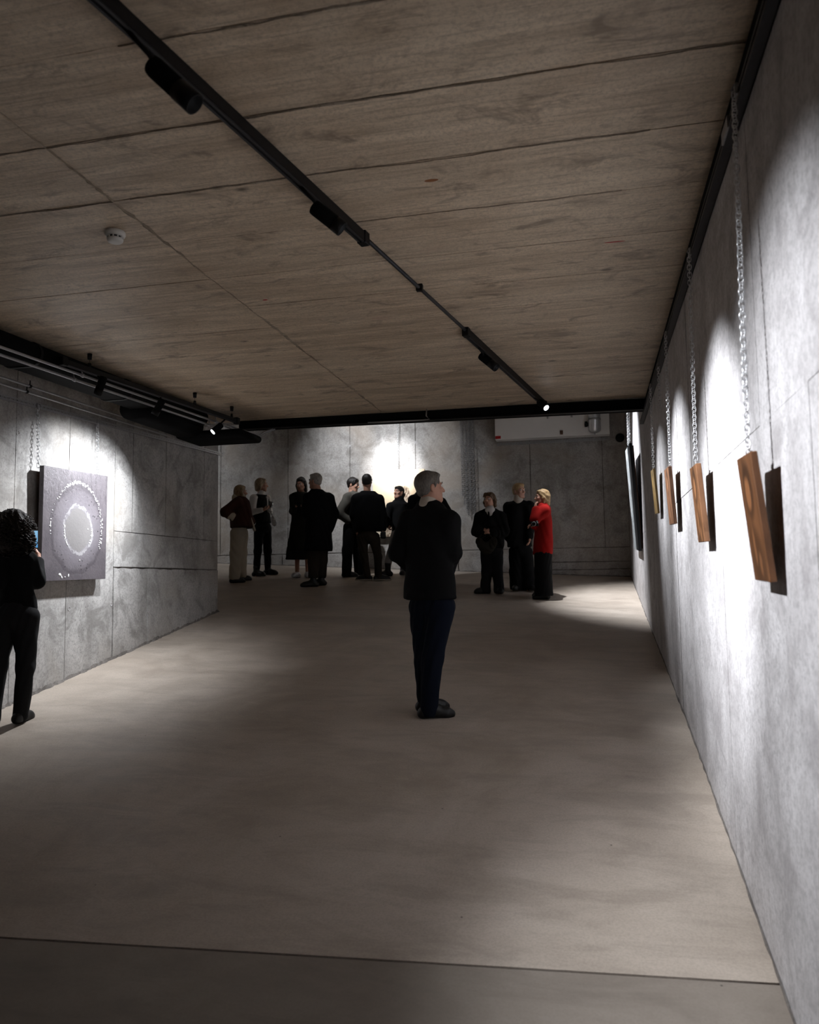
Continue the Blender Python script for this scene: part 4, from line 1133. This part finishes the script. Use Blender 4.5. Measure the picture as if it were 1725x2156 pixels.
# the visitors
person('grey haired man in black jacket and navy trousers standing alone on the open floor', (-1.232, 5.934), 0.2047, {'vox': 0.0095,
 'bvox': 0.0055,
 'hvox': 0.0055,
 'head': (0.032, 0.0, 1.731),
 'ht': 22,
 'hp': 4,
 'hs': 1.02,
 'th': 58,
 'sh': [(-0.129, 0.1, 1.526), (0.175, -0.1, 1.498)],
 'el': [(-0.22, 0.1, 1.244), (0.193, -0.06, 1.232)],
 'wr': [(-0.1, 0.26, 1.116), (0.165, 0.18, 1.104)],
 'hand': [((0.9, 0.4, -0.2), (0, 0, -1), 0.5), ((-0.5, 0.8, -0.2), (0, 0, -1), 0.5)],
 'coat': [(1.632, 0.018, 0.0, 0.082, 0.051), (1.595, 0.027, 0.0, 0.12, 0.074), (1.53, 0.026, 0.0, 0.167, 0.104), (1.446, 0.019, 0.0, 0.189, 0.117), (1.284, 0.021, 0.0, 0.201, 0.124), (1.103, 0.02, 0.0, 0.202, 0.125),
          (0.881, 0.02, 0.0, 0.225, 0.14)],
 'coat_m': 'black',
 'sleeve': (0.085, 0.075, 0.06),
 'hip': [(-0.035, 0.05, 0.823), (0.108, -0.05, 0.825)],
 'kn': [(-0.023, 0.05, 0.423), (0.035, -0.04, 0.448)],
 'an': [(-0.02, 0.16, 0.074), (0.001, 0.0, 0.07)],
 'tr': (0.105, 0.078, 0.066),
 'tr_m': 'navy',
 'toe': [25, 8],
 'shoe': 0.285,
 'shoeh': 0.09,
 'hair': 'short',
 'hair_m': 'h_grey',
 'extra': [('shirt_collar', 'ivory', [('cone', (0.02, 0.0, 1.596), (0.031, 0.0, 1.65), 0.074, 0.066)])]})
person('woman with dark curly hair in black photographing the grey painting with her phone', (-4.365, 5.473), 0.6732, {'vox': 0.01,
 'bvox': 0.006,
 'head': (-0.092, 0.02, 1.51),
 'ht': 62,
 'hp': 0,
 'hs': 0.95,
 'th': 70,
 'male': False,
 'sh': [(-0.183, 0.04, 1.281), (0.009, -0.05, 1.286)],
 'el': [(-0.198, -0.04, 1.095), (0.079, 0.02, 1.1)],
 'wr': [(-0.119, 0.14, 1.224), (0.08, 0.16, 1.255)],
 'hand': [((0.5, 0.2, 0.8), (0.6, -0.3, 0), 0.5), ((0.02, 0.12, 1), (-0.7, 0.35, 0.1), 0.55)],
 'coat': [(1.377, -0.081, 0.0, 0.055, 0.037), (1.34, -0.083, 0.0, 0.087, 0.057), (1.288, -0.085, 0.0, 0.111, 0.073), (1.202, -0.078, 0.0, 0.128, 0.085), (1.09, -0.074, 0.0, 0.127, 0.084), (1.016, -0.069, 0.0, 0.13, 0.086),
          (0.945, -0.059, 0.0, 0.144, 0.095), (0.867, -0.054, 0.0, 0.147, 0.097)],
 'coat_m': 'black',
 'sleeve': (0.07, 0.06, 0.048),
 'hip': [(-0.142, 0.02, 0.806), (0.005, -0.04, 0.811)],
 'kn': [(-0.181, 0.02, 0.45), (0.012, -0.02, 0.424)],
 'an': [(-0.211, 0.03, 0.139), (-0.013, 0.0, 0.106)],
 'tr': (0.1, 0.066, 0.058),
 'hipw': 0.82,
 'tr_m': 'coal',
 'toe': [110, 58],
 'shoe': 0.24,
 'hair': 'curl',
 'hair_m': 'h_curl'})
person('woman with fair bobbed hair in a brown shearling jacket and cream trousers', (-5.579, 11.954), 0.4367, {'head': (0.021, 0.0, 1.457),
 'ht': 15,
 'hs': 0.93,
 'th': 10,
 'male': False,
 'sh': [(0.061, 0.16, 1.342), (-0.03, -0.17, 1.307)],
 'el': [(0.124, 0.2, 1.094), (-0.222, -0.2, 1.112)],
 'wr': [(0.2, 0.12, 0.97), (-0.073, -0.18, 1.015)],
 'hand': [((0.4, -0.4, -0.8), (-1, 0, 0), 0.5), ((0.8, 0.3, -0.5), (0, 1, 0), 0.6)],
 'coat': [(1.379, 0.025, 0.0, 0.099, 0.079), (1.309, 0.023, 0.0, 0.178, 0.142), (1.154, 0.02, 0.0, 0.22, 0.176), (1.0, 0.036, 0.0, 0.229, 0.183), (0.868, 0.052, 0.0, 0.239, 0.191)],
 'coat_m': 'brown',
 'sleeve': (0.085, 0.08, 0.065),
 'hip': [(0.026, 0.08, 0.78), (-0.027, -0.07, 0.771)],
 'kn': [(0.027, 0.08, 0.462), (-0.04, -0.08, 0.457)],
 'an': [(0.037, 0.1, 0.108), (-0.067, -0.1, 0.091)],
 'tr': (0.115, 0.098, 0.088),
 'tr_m': 'cream',
 'cuff': 0.1,
 'tfold': 0.007,
 'toe': [8, 12],
 'shoe': 0.26,
 'hair': 'bob',
 'hair_m': 'h_fair',
 'extra': [('shearling_collar', 'cream', [('cone', (-0.023, 0.0, 1.356), (0.022, 0.0, 1.38), 0.098, 0.082)]), ('shearling_cuff', 'cream', [('cone', (-0.14, -0.195, 1.06), (-0.095, -0.185, 1.03), 0.07, 0.068)]),
           ('shearling_edge', 'cream', [('cone', (0.082, -0.1, 1.3), (0.158, -0.13, 1.067), 0.022, 0.022), ('cone', (0.158, -0.13, 1.067), (0.243, -0.08, 0.832), 0.022, 0.024)])]})
person('person with short fair hair in a black vest over a white shirt holding a glass', (-5.472, 12.633), 0.4087, {'head': (-0.014, 0.0, 1.548),
 'ht': -8,
 'hs': 0.95,
 'th': -25,
 'male': False,
 'coat_name': 'vest',
 'nosleeve': True,
 'sh': [(0.076, 0.14, 1.351), (-0.147, -0.14, 1.319)],
 'el': [(0.124, 0.08, 1.09), (-0.169, -0.18, 1.066)],
 'wr': [(0.106, -0.16, 1.149), (0.019, -0.28, 1.098)],
 'hand': [((0.5, -0.5, 0.3), (0, -0.5, 0.8), 0.7), ((0.8, -0.1, 0.25), (0, 0.3, 0.9), 0.6)],
 'coat': [(1.376, -0.025, 0.0, 0.131, 0.092), (1.294, -0.028, 0.0, 0.188, 0.132), (1.083, -0.02, 0.0, 0.188, 0.132), (0.896, 0.001, 0.0, 0.203, 0.142)],
 'coat_m': 'black',
 'hip': [(0.069, 0.06, 0.802), (-0.05, -0.06, 0.794)],
 'kn': [(0.094, 0.07, 0.421), (-0.073, -0.06, 0.416)],
 'an': [(0.096, 0.08, 0.032), (-0.094, -0.07, 0.024)],
 'tr': (0.09, 0.066, 0.052),
 'tr_m': 'black',
 'toe': [-20, -35],
 'shoe': 0.27,
 'boot': 0.16,
 'hair': 'bob',
 'hlen': 0.62,
 'hair_m': 'h_greyblond',
 'extra': [('shirt_collar', 'white', [('cone', (-0.029, 0.0, 1.335), (-0.013, 0.0, 1.409), 0.085, 0.064)]),
           ('shirt_sleeve', 'white', [('cone', (-0.139, -0.13, 1.296), (-0.169, -0.18, 1.066), 0.076, 0.056), ('cone', (-0.169, -0.18, 1.066), (-0.012, -0.27, 1.091), 0.055, 0.042)]),
           ('shirt_sleeve', 'white', [('cone', (0.076, 0.13, 1.325), (0.124, 0.08, 1.09), 0.074, 0.052), ('cone', (0.124, 0.08, 1.09), (0.107, -0.12, 1.137), 0.052, 0.042)]),
           ('shirt_front', 'white', [('cone', (0.067, -0.05, 1.314), (0.076, -0.05, 0.908), 0.034, 0.026)])]})
person('woman with long dark hair in a long dark olive coat looking down at her phone', (-4.803, 12.558), 0.3653, {'head': (0.056, -0.02, 1.568),
 'ht': -112,
 'hp': -14,
 'hs': 0.93,
 'th': -88,
 'male': False,
 'coat_name': 'long_coat',
 'sh': [(-0.071, 0.0, 1.369), (0.198, 0.0, 1.369)],
 'el': [(-0.078, -0.06, 1.107), (0.221, -0.04, 1.109)],
 'wr': [(-0.054, -0.24, 1.154), (0.078, -0.24, 1.162)],
 'hand': [((0.7, -0.3, 0.3), (0.2, -0.3, 0.9), 0.5, -1), ((-0.7, -0.3, 0.3), (-0.2, -0.3, 0.9), 0.5)],
 'coat': [(1.433, 0.064, 0.0, 0.103, 0.064), (1.361, 0.064, 0.0, 0.159, 0.098), (1.16, 0.068, 0.0, 0.162, 0.1), (0.984, 0.064, 0.0, 0.166, 0.103), (0.681, 0.04, 0.0, 0.189, 0.117), (0.3, 0.016, 0.0, 0.22, 0.136)],
 'coat_m': 'darkolive',
 'sleeve': (0.068, 0.06, 0.05),
 'fold': 0.006,
 'hip': [(-0.023, 0.0, 0.721), (0.142, 0.0, 0.721)],
 'kn': [(-0.008, 0.0, 0.403), (0.157, 0.0, 0.402)],
 'an': [(-0.008, 0.0, 0.079), (0.165, 0.0, 0.069)],
 'toe': [-120, -95],
 'shoe': 0.24,
 'shoeh': 0.055,
 'shoe_m': 'silver',
 'hair': 'long',
 'hlen': 0.8,
 'hair_m': 'h_dark'})
person('man with short white hair in a long black coat and tall black boots', (-4.197, 11.748), 0.3431, {'head': (-0.004, 0.0, 1.645),
 'ht': 145,
 'hs': 1.0,
 'th': 112,
 'coat_name': 'long_coat',
 'sh': [(-0.107, -0.06, 1.414), (0.204, 0.06, 1.42)],
 'el': [(-0.13, -0.03, 1.142), (0.284, 0.06, 1.149)],
 'wr': [(-0.095, 0.14, 0.969), (0.223, 0.0, 0.906)],
 'hand': [((0.2, 0.5, -0.8), (1, 0, 0), 0.5), ((-0.25, -0.1, -1), (-1, 0.2, 0), 0.6)],
 'coat': [(1.518, 0.022, 0.0, 0.096, 0.064), (1.428, 0.041, 0.0, 0.169, 0.112), (1.219, 0.048, 0.0, 0.215, 0.142), (0.996, 0.046, 0.0, 0.222, 0.147), (0.736, 0.039, 0.0, 0.222, 0.147), (0.551, 0.039, 0.0, 0.237, 0.156)],
 'coat_m': 'black',
 'sleeve': (0.09, 0.082, 0.068),
 'fold': 0.005,
 'hip': [(-0.05, 0.0, 0.774), (0.112, 0.04, 0.775)],
 'kn': [(-0.036, 0.0, 0.404), (0.097, 0.05, 0.405)],
 'an': [(-0.036, -0.02, 0.088), (0.089, 0.1, 0.095)],
 'tr': (0.1, 0.085, 0.078),
 'tr_m': 'taupe',
 'cuff': 0.16,
 'toe': [188, 175],
 'shoe': 0.29,
 'boot': 0.24,
 'hair': 'short',
 'hair_m': 'h_white',
 'extra': [('glasses', 'black', [('cone', (-0.089, 0.02, 1.67), (-0.026, -0.09, 1.663), 0.005, 0.004), ('ell', (-0.093, 0.03, 1.667), (0.01, 0.026, 0.02))])]})
person('dark haired man in a grey beige sweater with a hand in his pocket', (-3.956, 12.894), 0.2977, {'head': (0.026, 0.0, 1.546),
 'ht': -25,
 'hp': -12,
 'hs': 0.98,
 'th': 25,
 'coat_name': 'sweater',
 'sh': [(0.074, 0.15, 1.383), (-0.055, -0.16, 1.35)],
 'el': [(0.153, 0.15, 1.08), (-0.215, -0.2, 1.044)],
 'wr': [(0.119, 0.05, 0.933), (-0.05, -0.16, 0.918)],
 'hand': [((0, 0.2, -1), (1, 0, 0), 0.5), ((0.6, 0.4, -0.6), (0, 1, 0), 0.5)],
 'coat': [(1.423, 0.033, 0.0, 0.111, 0.083), (1.335, 0.025, 0.0, 0.181, 0.135), (1.108, 0.015, 0.0, 0.211, 0.158), (0.914, 0.025, 0.0, 0.196, 0.147)],
 'coat_m': 'greybeige',
 'sleeve': (0.085, 0.078, 0.062),
 'fold': 0.006,
 'hip': [(0.07, 0.07, 0.83), (-0.043, -0.07, 0.821)],
 'kn': [(0.091, 0.08, 0.442), (-0.077, -0.08, 0.437)],
 'an': [(0.113, 0.12, 0.088), (-0.095, -0.1, 0.064)],
 'tr': (0.105, 0.088, 0.08),
 'tr_m': 'black',
 'toe': [12, 8],
 'shoe': 0.28,
 'hair': 'short',
 'hthick': 1.06,
 'hair_m': 'h_dark',
 'extra': [('sweater_collar', 'greybeige', [('cone', (0.008, 0.0, 1.359), (0.025, 0.0, 1.424), 0.085, 0.068)])]})
person('dark haired man in a black coat seen from behind in pale soled shoes', (-3.473, 12.522), 0.2705, {'head': (-0.103, 0.0, 1.617),
 'ht': 80,
 'hs': 0.98,
 'th': 85,
 'coat_name': 'coat',
 'sh': [(-0.283, 0.0, 1.367), (0.089, 0.0, 1.356)],
 'el': [(-0.317, 0.03, 1.066), (0.149, 0.0, 1.051)],
 'wr': [(-0.273, 0.06, 0.826), (0.154, -0.04, 0.838)],
 'hand': [((0, 0.2, -1), (1, 0, 0), 0.5), ((0, -0.1, -1), (-1, 0.2, 0), 0.7)],
 'coat': [(1.46, -0.088, 0.0, 0.117, 0.072), (1.381, -0.101, 0.0, 0.198, 0.123), (1.1, -0.088, 0.0, 0.237, 0.147), (0.796, -0.094, 0.0, 0.241, 0.149)],
 'coat_m': 'black',
 'sleeve': (0.085, 0.075, 0.06),
 'hip': [(-0.187, 0.0, 0.697), (0.006, 0.0, 0.695)],
 'kn': [(-0.159, 0.0, 0.387), (0.065, 0.0, 0.385)],
 'an': [(-0.107, 0.0, 0.078), (0.07, -0.02, 0.068)],
 'tr': (0.095, 0.064, 0.058),
 'hipw': 0.9,
 'tr_m': 'taupe',
 'cuff': 0.07,
 'toe': [160, 12],
 'shoe': 0.29,
 'sole': True,
 'hair': 'short',
 'hair_m': 'h_dark'})
person('smiling woman with a long ponytail in black sweater, pale trousers and black boots', (-3.344, 13.081), 0.2503, {'head': (0.16, 0.0, 1.411),
 'ht': -128,
 'hp': 4,
 'hs': 0.92,
 'th': -110,
 'male': False,
 'coat_name': 'sweater',
 'sh': [(0.012, -0.02, 1.199), (0.296, 0.04, 1.202)],
 'el': [(-0.038, -0.02, 0.965), (0.35, 0.02, 0.956)],
 'wr': [(-0.015, -0.14, 0.835), (0.329, -0.06, 0.764)],
 'hand': [((0.1, -0.5, -0.8), (1, 0, 0), 0.8), ((0, -0.2, -1), (-1, 0, 0), 0.6)],
 'coat': [(1.289, 0.163, 0.0, 0.088, 0.058), (1.208, 0.158, 0.0, 0.159, 0.105), (1.02, 0.173, 0.0, 0.159, 0.105), (0.802, 0.19, 0.0, 0.162, 0.107), (0.705, 0.193, 0.0, 0.167, 0.11)],
 'coat_m': 'black',
 'sleeve': (0.068, 0.06, 0.05),
 'hip': [(0.103, 0.0, 0.658), (0.241, 0.0, 0.656)],
 'kn': [(0.02, -0.05, 0.375), (0.229, 0.0, 0.374)],
 'an': [(-0.039, -0.06, 0.072), (0.218, 0.02, 0.046)],
 'tr': (0.092, 0.07, 0.062),
 'tr_m': 'palegrey',
 'cuff': 0.24,
 'toe': [186, -100],
 'shoe': 0.25,
 'boot': 0.22,
 'smile': True,
 'hair': 'pony',
 'hair_m': 'h_dark',
 'extra': [('rolled_collar', 'black', [('cone', (0.175, 0.0, 1.256), (0.167, 0.0, 1.297), 0.086, 0.08)])]})
person('dark haired man in a black coat, mostly hidden behind the grey haired man', (-2.681, 12.689), 0.2082, {'head': (-0.016, 0.0, 1.622),
 'ht': 178,
 'hs': 1.0,
 'th': 140,
 'coat_name': 'coat',
 'sh': [(-0.158, -0.12, 1.337), (0.308, 0.12, 1.309)],
 'el': [(-0.223, -0.16, 1.011), (0.457, 0.04, 1.017)],
 'wr': [(-0.086, -0.3, 0.883), (0.496, -0.12, 0.896)],
 'hand': [((0.5, -0.5, 0), (0, 0, 1), 0.5), ((0.6, -0.5, -0.35), (0, -0.3, -1), 0.6)],
 'coat': [(1.458, 0.013, 0.0, 0.129, 0.093), (1.347, 0.066, 0.0, 0.284, 0.204), (1.097, 0.069, 0.0, 0.33, 0.238), (0.786, 0.072, 0.0, 0.338, 0.244), (0.438, 0.068, 0.0, 0.355, 0.256)],
 'coat_m': 'black',
 'sleeve': (0.082, 0.075, 0.06),
 'hip': [(-0.075, -0.05, 0.669), (0.103, 0.05, 0.672)],
 'kn': [(-0.08, -0.05, 0.323), (0.098, 0.05, 0.323)],
 'an': [(-0.083, -0.08, 0.07), (0.094, 0.08, 0.068)],
 'tr': (0.1, 0.08, 0.07),
 'tr_m': 'black',
 'toe': [180, 170],
 'shoe': 0.28,
 'hair': 'short',
 'hthick': 1.05,
 'hair_m': 'h_dark'})
person('youth with shaggy brown hair in a black puffy jacket over a white collar and tie', (-1.468, 11.621), 0.1257, {'head': (0.015, 0.0, 1.369),
 'ht': -115,
 'hp': 2,
 'hs': 0.95,
 'th': -95,
 'sh': [(-0.121, 0.0, 1.154), (0.17, 0.0, 1.148)],
 'el': [(-0.174, -0.04, 0.915), (0.206, -0.02, 0.909)],
 'wr': [(-0.097, -0.24, 0.86), (0.025, -0.24, 0.865)],
 'hand': [((0.6, -0.3, 0.1), (0.3, -0.3, 0.8), 0.7, -1), ((-0.6, -0.3, 0.1), (-0.3, -0.3, 0.8), 0.7)],
 'coat': [(1.249, 0.019, 0.0, 0.084, 0.059), (1.179, 0.024, 0.0, 0.16, 0.112), (0.984, 0.024, 0.0, 0.19, 0.133), (0.76, 0.029, 0.0, 0.187, 0.131), (0.649, 0.034, 0.0, 0.166, 0.116)],
 'coat_m': 'black',
 'sleeve': (0.09, 0.086, 0.062),
 'fold': 0.008,
 'hip': [(-0.043, 0.0, 0.588), (0.109, 0.0, 0.586)],
 'kn': [(-0.049, 0.0, 0.311), (0.11, 0.0, 0.309)],
 'an': [(-0.074, 0.0, 0.077), (0.125, 0.0, 0.074)],
 'tr': (0.09, 0.072, 0.078),
 'tr_m': 'coal',
 'toe': [-158, -80],
 'shoe': 0.26,
 'hair': 'shag',
 'hair_m': 'h_brown',
 'extra': [('shirt_collar', 'white', [('cone', (0.019, -0.06, 1.209), (0.013, -0.02, 1.248), 0.075, 0.062), ('ell', (0.018, -0.098, 1.178), (0.046, 0.022, 0.06))]),
           ('tie', 'black', [('cone', (0.001, -0.118, 1.204), (-0.0, -0.118, 1.114), 0.012, 0.016)])]})
person('person with slicked blond hair, ivory turtleneck, black blazer and wide black trousers', (-1.051, 11.970), 0.0876, {'head': (0.001, 0.0, 1.492),
 'ht': -48,
 'hs': 0.98,
 'th': -72,
 'coat_name': 'blazer',
 'sh': [(-0.16, 0.05, 1.293), (0.151, -0.05, 1.29)],
 'el': [(-0.18, 0.04, 1.027), (0.165, -0.05, 1.012)],
 'wr': [(-0.171, -0.02, 0.787), (0.138, -0.1, 0.798)],
 'hand': [((0, 0, -1), (1, 0, 0), 0.5), ((0, -0.1, -1), (-1, 0, 0), 0.5)],
 'coat': [(1.341, 0.001, 0.0, 0.091, 0.058), (1.292, -0.004, 0.0, 0.174, 0.112), (1.034, -0.017, 0.0, 0.167, 0.107), (0.806, -0.02, 0.0, 0.185, 0.118), (0.65, -0.009, 0.0, 0.184, 0.118)],
 'coat_m': 'black',
 'sleeve': (0.082, 0.072, 0.06),
 'hip': [(-0.07, 0.0, 0.573), (0.077, 0.0, 0.57)],
 'kn': [(-0.07, 0.0, 0.276), (0.105, 0.0, 0.273)],
 'an': [(-0.07, 0.0, 0.008), (0.112, 0.0, 0.006)],
 'tr': (0.105, 0.098, 0.1),
 'tr_m': 'black',
 'cuff': 0.06,
 'toe': [-100, -60],
 'shoe': 0.27,
 'hair': 'slick',
 'hair_m': 'h_blond',
 'extra': [('turtleneck', 'ivory', [('cone', (-0.011, -0.03, 1.289), (-0.008, -0.012, 1.398), 0.08, 0.066)]), ('shirt_front', 'greybeige', [('cone', (0.003, -0.072, 1.27), (0.003, -0.088, 0.985), 0.034, 0.014)])]})
person('woman with blond bobbed hair in a red coat raising a hand to her face', (-0.683, 11.363), 0.0600, {'head': (0.012, 0.0, 1.425),
 'ht': -170,
 'hp': 0,
 'hs': 0.93,
 'th': -172,
 'male': False,
 'coat_name': 'red_coat',
 'sh': [(0.033, -0.15, 1.249), (0.014, 0.15, 1.276)],
 'el': [(-0.095, -0.2, 1.096), (-0.066, 0.12, 1.037)],
 'wr': [(-0.078, -0.16, 1.245), (-0.117, -0.08, 1.025)],
 'hand': [((-0.1, 0.2, 1), (0.8, 0.3, 0), 0.5), ((-0.7, -0.4, 0), (0, 0, -1), 0.7)],
 'coat': [(1.337, 0.019, 0.0, 0.089, 0.069), (1.269, 0.024, 0.0, 0.122, 0.095), (1.067, 0.025, 0.0, 0.148, 0.115), (0.799, 0.011, 0.0, 0.173, 0.135), (0.612, -0.003, 0.0, 0.176, 0.138)],
 'coat_m': 'red',
 'sleeve': (0.078, 0.068, 0.055),
 'fold': 0.0035,
 'hip': [(-0.004, -0.07, 0.583), (0.009, 0.07, 0.587)],
 'kn': [(-0.01, -0.07, 0.365), (0.003, 0.07, 0.366)],
 'an': [(0.002, -0.08, 0.081), (-0.004, 0.08, 0.078)],
 'tr': (0.12, 0.115, 0.13),
 'tr_m': 'black',
 'cuff': 0.07,
 'toe': [180, 178],
 'shoe': 0.25,
 'hair': 'bob',
 'hlen': 0.9,
 'hair_m': 'h_blond'})

# where the carried things are
PHONE1 = (-4.495, 5.702, 0.389); PHONE1_AZ = 0.6732048642564107
GLASS = (-5.251, 12.489, 1.31); GLASS_AZ = 0.4087271546171499
PBAG = (-5.26, 12.616, 1.079); PBAG_AZ = 0.4
PHONE5 = (-4.674, 12.264, 1.286); PHONE5_AZ = 0.3652977977206919
POUCH = (-3.309, 12.505, 0.781); POUCH_AZ = 0.27052598753888146
BAGB = (-1.472, 11.338, 0.519); BAGB_AZ = 0.1257010633422582
CAMERA = (-0.767, 11.057, 0.772); CAMERA_AZ = 0.06003741849602568

# ------------------------------------------------------------------ things held or carried
def phone(name, loc, rot, label, lit):
    t = empty(name, loc); t.rotation_euler = rot; tag(t, label, 'phone')
    bm = bmesh.new(); box(bm, (-.037, -.004, -.076), (.037, .004, .076)); bev(bm, .004, 2); put('case', bm, M['black'], t)
    bm = bmesh.new(); box(bm, (-.034, -.0046, -.071), (.034, -.0041, .071)); sc_ = put('screen', bm, lit, t)
    if lit is M.get('screen'):
        bm = bmesh.new(); box(bm, (-.012, -.0050, -.044), (.014, -.0047, -.040)); put('yellow_slider', bm, M['ui_yellow'], sc_)
        bm = bmesh.new(); lathe(bm, [(.008, 0), (.0079, .0003), (.001, .0003)], 20, Matrix.Translation((0, -.0047, -.058)) @ Matrix.Rotation(math.pi / 2, 4, 'X')); put('shutter_button', bm, M['ui_white'], sc_)
    for x in (-.022,):
        bm = bmesh.new(); box(bm, (x - .011, .0041, .04), (x + .011, .007, .07)); bev(bm, .002, 1); put('camera_bump', bm, M['black'], t)
    return t
def emit(name, fn, st):
    k = NT(name); c = fn(k)
    if isinstance(c, tuple): k.b.inputs['Emission Color'].default_value = (*c, 1)
    else: k.w(c, k.b.inputs['Emission Color'])
    k.col((0, 0, 0)); k.b.inputs['Emission Strength'].default_value = st
    return k.m
def scr(k):
    p = k.pos('object')
    n = k.noise(p, 26, 4, .65, .8); z = k.sep(p)[2]
    c = k.mix(k.ramp(k.math('ADD', k.math('MULTIPLY', z, 6.5), .5), [(.1, 0), (.9, 1)]), (.10, .36, .72), (.28, .55, .80))
    return k.mix(k.ramp(n, [(.3, .55), (.42, 0)]), c, (.02, .08, .20))
M['screen'] = emit('phone_screen', scr, .75)
M['ui_yellow'] = emit('screen_yellow', lambda k: (.8, .75, .05), .8)
M['ui_white'] = emit('screen_white', lambda k: (.9, .95, 1), .9)
M['screen_dim'] = emit('phone_screen_dim', lambda k: (.5, .45, .4), .02)
phone('smartphone', PHONE1, (math.radians(-8), 0, PHONE1_AZ + .12), 'smartphone with a bright blue screen in the hand of the curly haired woman', M['screen'])
phone('smartphone', PHONE5, (math.radians(-55), 0, PHONE5_AZ + math.pi), 'dark smartphone in the hands of the woman in the olive coat', M['screen_dim'])

k = NT('clear_glass'); k.col((.9, .93, .95)); k.set(rough=.05, trans=.9, ior=1.45); M['glass'] = k.m
t = empty('wine_glass', GLASS); tag(t, 'clear wine glass held by the person in the black vest', 'glass')
bm = bmesh.new(); lathe(bm, [(.012, -.035), (.030, -.02), (.037, .01), (.036, .04), (.031, .065), (.029, .065), (.034, .04), (.035, .01), (.027, -.018), (.004, -.03)], 20); put('bowl', bm, M['glass'], t, True)
bm = bmesh.new(); tube(bm, [(0, 0, -.034), (0, 0, -.10)], .004, 8); put('stem', bm, M['glass'], t, True)
bm = bmesh.new(); lathe(bm, [(.004, -.098), (.03, -.106), (.031, -.108), (.01, -.108)], 20); put('foot', bm, M['glass'], t, True)

k = NT('clear_plastic'); p = k.pos('object'); n_ = k.noise(p, 14, 4, .7, 1.0)
k.col(k.mix(n_, (.45, .45, .47), (.80, .80, .82))); k.set(rough=.25, spec=.6, trans=.35); k.bump(n_, .8, .02); M['plastic'] = k.m
t = empty('clear_bag', PBAG, PBAG_AZ); tag(t, 'small shiny plastic bag hanging from the arm of the person in the vest', 'bag')
B_ = Sdf(.006, .02); B_.ell((0, 0, -.02), (.036, .022, .085), rot3(math.pi / 2, 0, .25)); B_.ell((.012, 0, -.06), (.036, .024, .045)); B_.folds(.004, 60, 2); sdf_part('pouch', B_, M['plastic'], t)
bm = bmesh.new(); tube(bm, [(-.045, 0, .13), (-.03, 0, .09), (-.012, 0, .05)], .005, 6); put('strap', bm, M['black'], t, True)

t = empty('black_pouch', POUCH, POUCH_AZ); tag(t, 'small black pouch in the hand of the man seen from behind', 'bag')
B_ = Sdf(.007, .02); B_.box((0, 0, -.02), (.045, .03, .055), None, .022); B_.ell((.004, 0, -.05), (.042, .03, .03)); sdf_part('pouch_body', B_, PM['shoe'], t)
bm = bmesh.new(); tube(bm, [(-.03, 0, .03), (-.02, 0, .06), (.01, 0, .065), (.028, 0, .03)], .005, 6); put('handle', bm, PM['shoe'], t, True)
bm = bmesh.new(); box(bm, (-.043, -.034, .015), (-.033, -.029, .03)); put('buckle', bm, M['galv'], t)

t = empty('shoulder_bag', BAGB, BAGB_AZ); tag(t, 'slouchy dark olive crescent bag held in front of the youth in the puffy jacket', 'bag')
B_ = Sdf(.009, .03)
for i in range(9):
    a = math.radians(200 + 140 * i / 8); B_.ell((.115 * math.cos(a), 0, .10 + .16 * math.sin(a)), (.045, .045, .055 + .025 * math.sin(math.pi * i / 8)), None, .04)
B_.folds(.005, 45, 5); sdf_part('bag_body', B_, PM['bag'], t)
bm = bmesh.new(); tube(bm, [(-.11, 0, .05), (-.10, .0, .11), (-.05, 0, .155), (.03, .0, .15), (.10, 0, .07)], .009, 8); put('strap', bm, PM['bag'], t, True)

t = empty('compact_camera', CAMERA, CAMERA_AZ); tag(t, 'small black camera with silver trim held by the woman in red', 'camera')
bm = bmesh.new(); box(bm, (-.055, -.018, -.033), (.055, .018, .033)); bev(bm, .006, 2); put('camera_body', bm, M['black'], t)
bm = bmesh.new(); lathe(bm, [(.028, 0), (.028, .02), (.024, .035), (.01, .035)], 20, Matrix.Translation((-.01, -.018, -.002)) @ Matrix.Rotation(math.pi / 2, 4, 'X')); put('camera_lens', bm, M['black'], t, True)
bm = bmesh.new(); lathe(bm, [(.029, .012), (.030, .014), (.030, .019), (.029, .021)], 20, Matrix.Translation((-.01, -.018, -.002)) @ Matrix.Rotation(math.pi / 2, 4, 'X')); put('lens_ring', bm, M['galv'], t, True)
bm = bmesh.new(); box(bm, (.034, -.020, .008), (.052, -.0182, .026)); put('flash_window', bm, M['galv'], t)
bm = bmesh.new(); lathe(bm, [(.009, .033), (.009, .040), (.002, .040)], 14, Matrix.Translation((.034, 0, 0))); put('shutter_dial', bm, M['galv'], t, True)
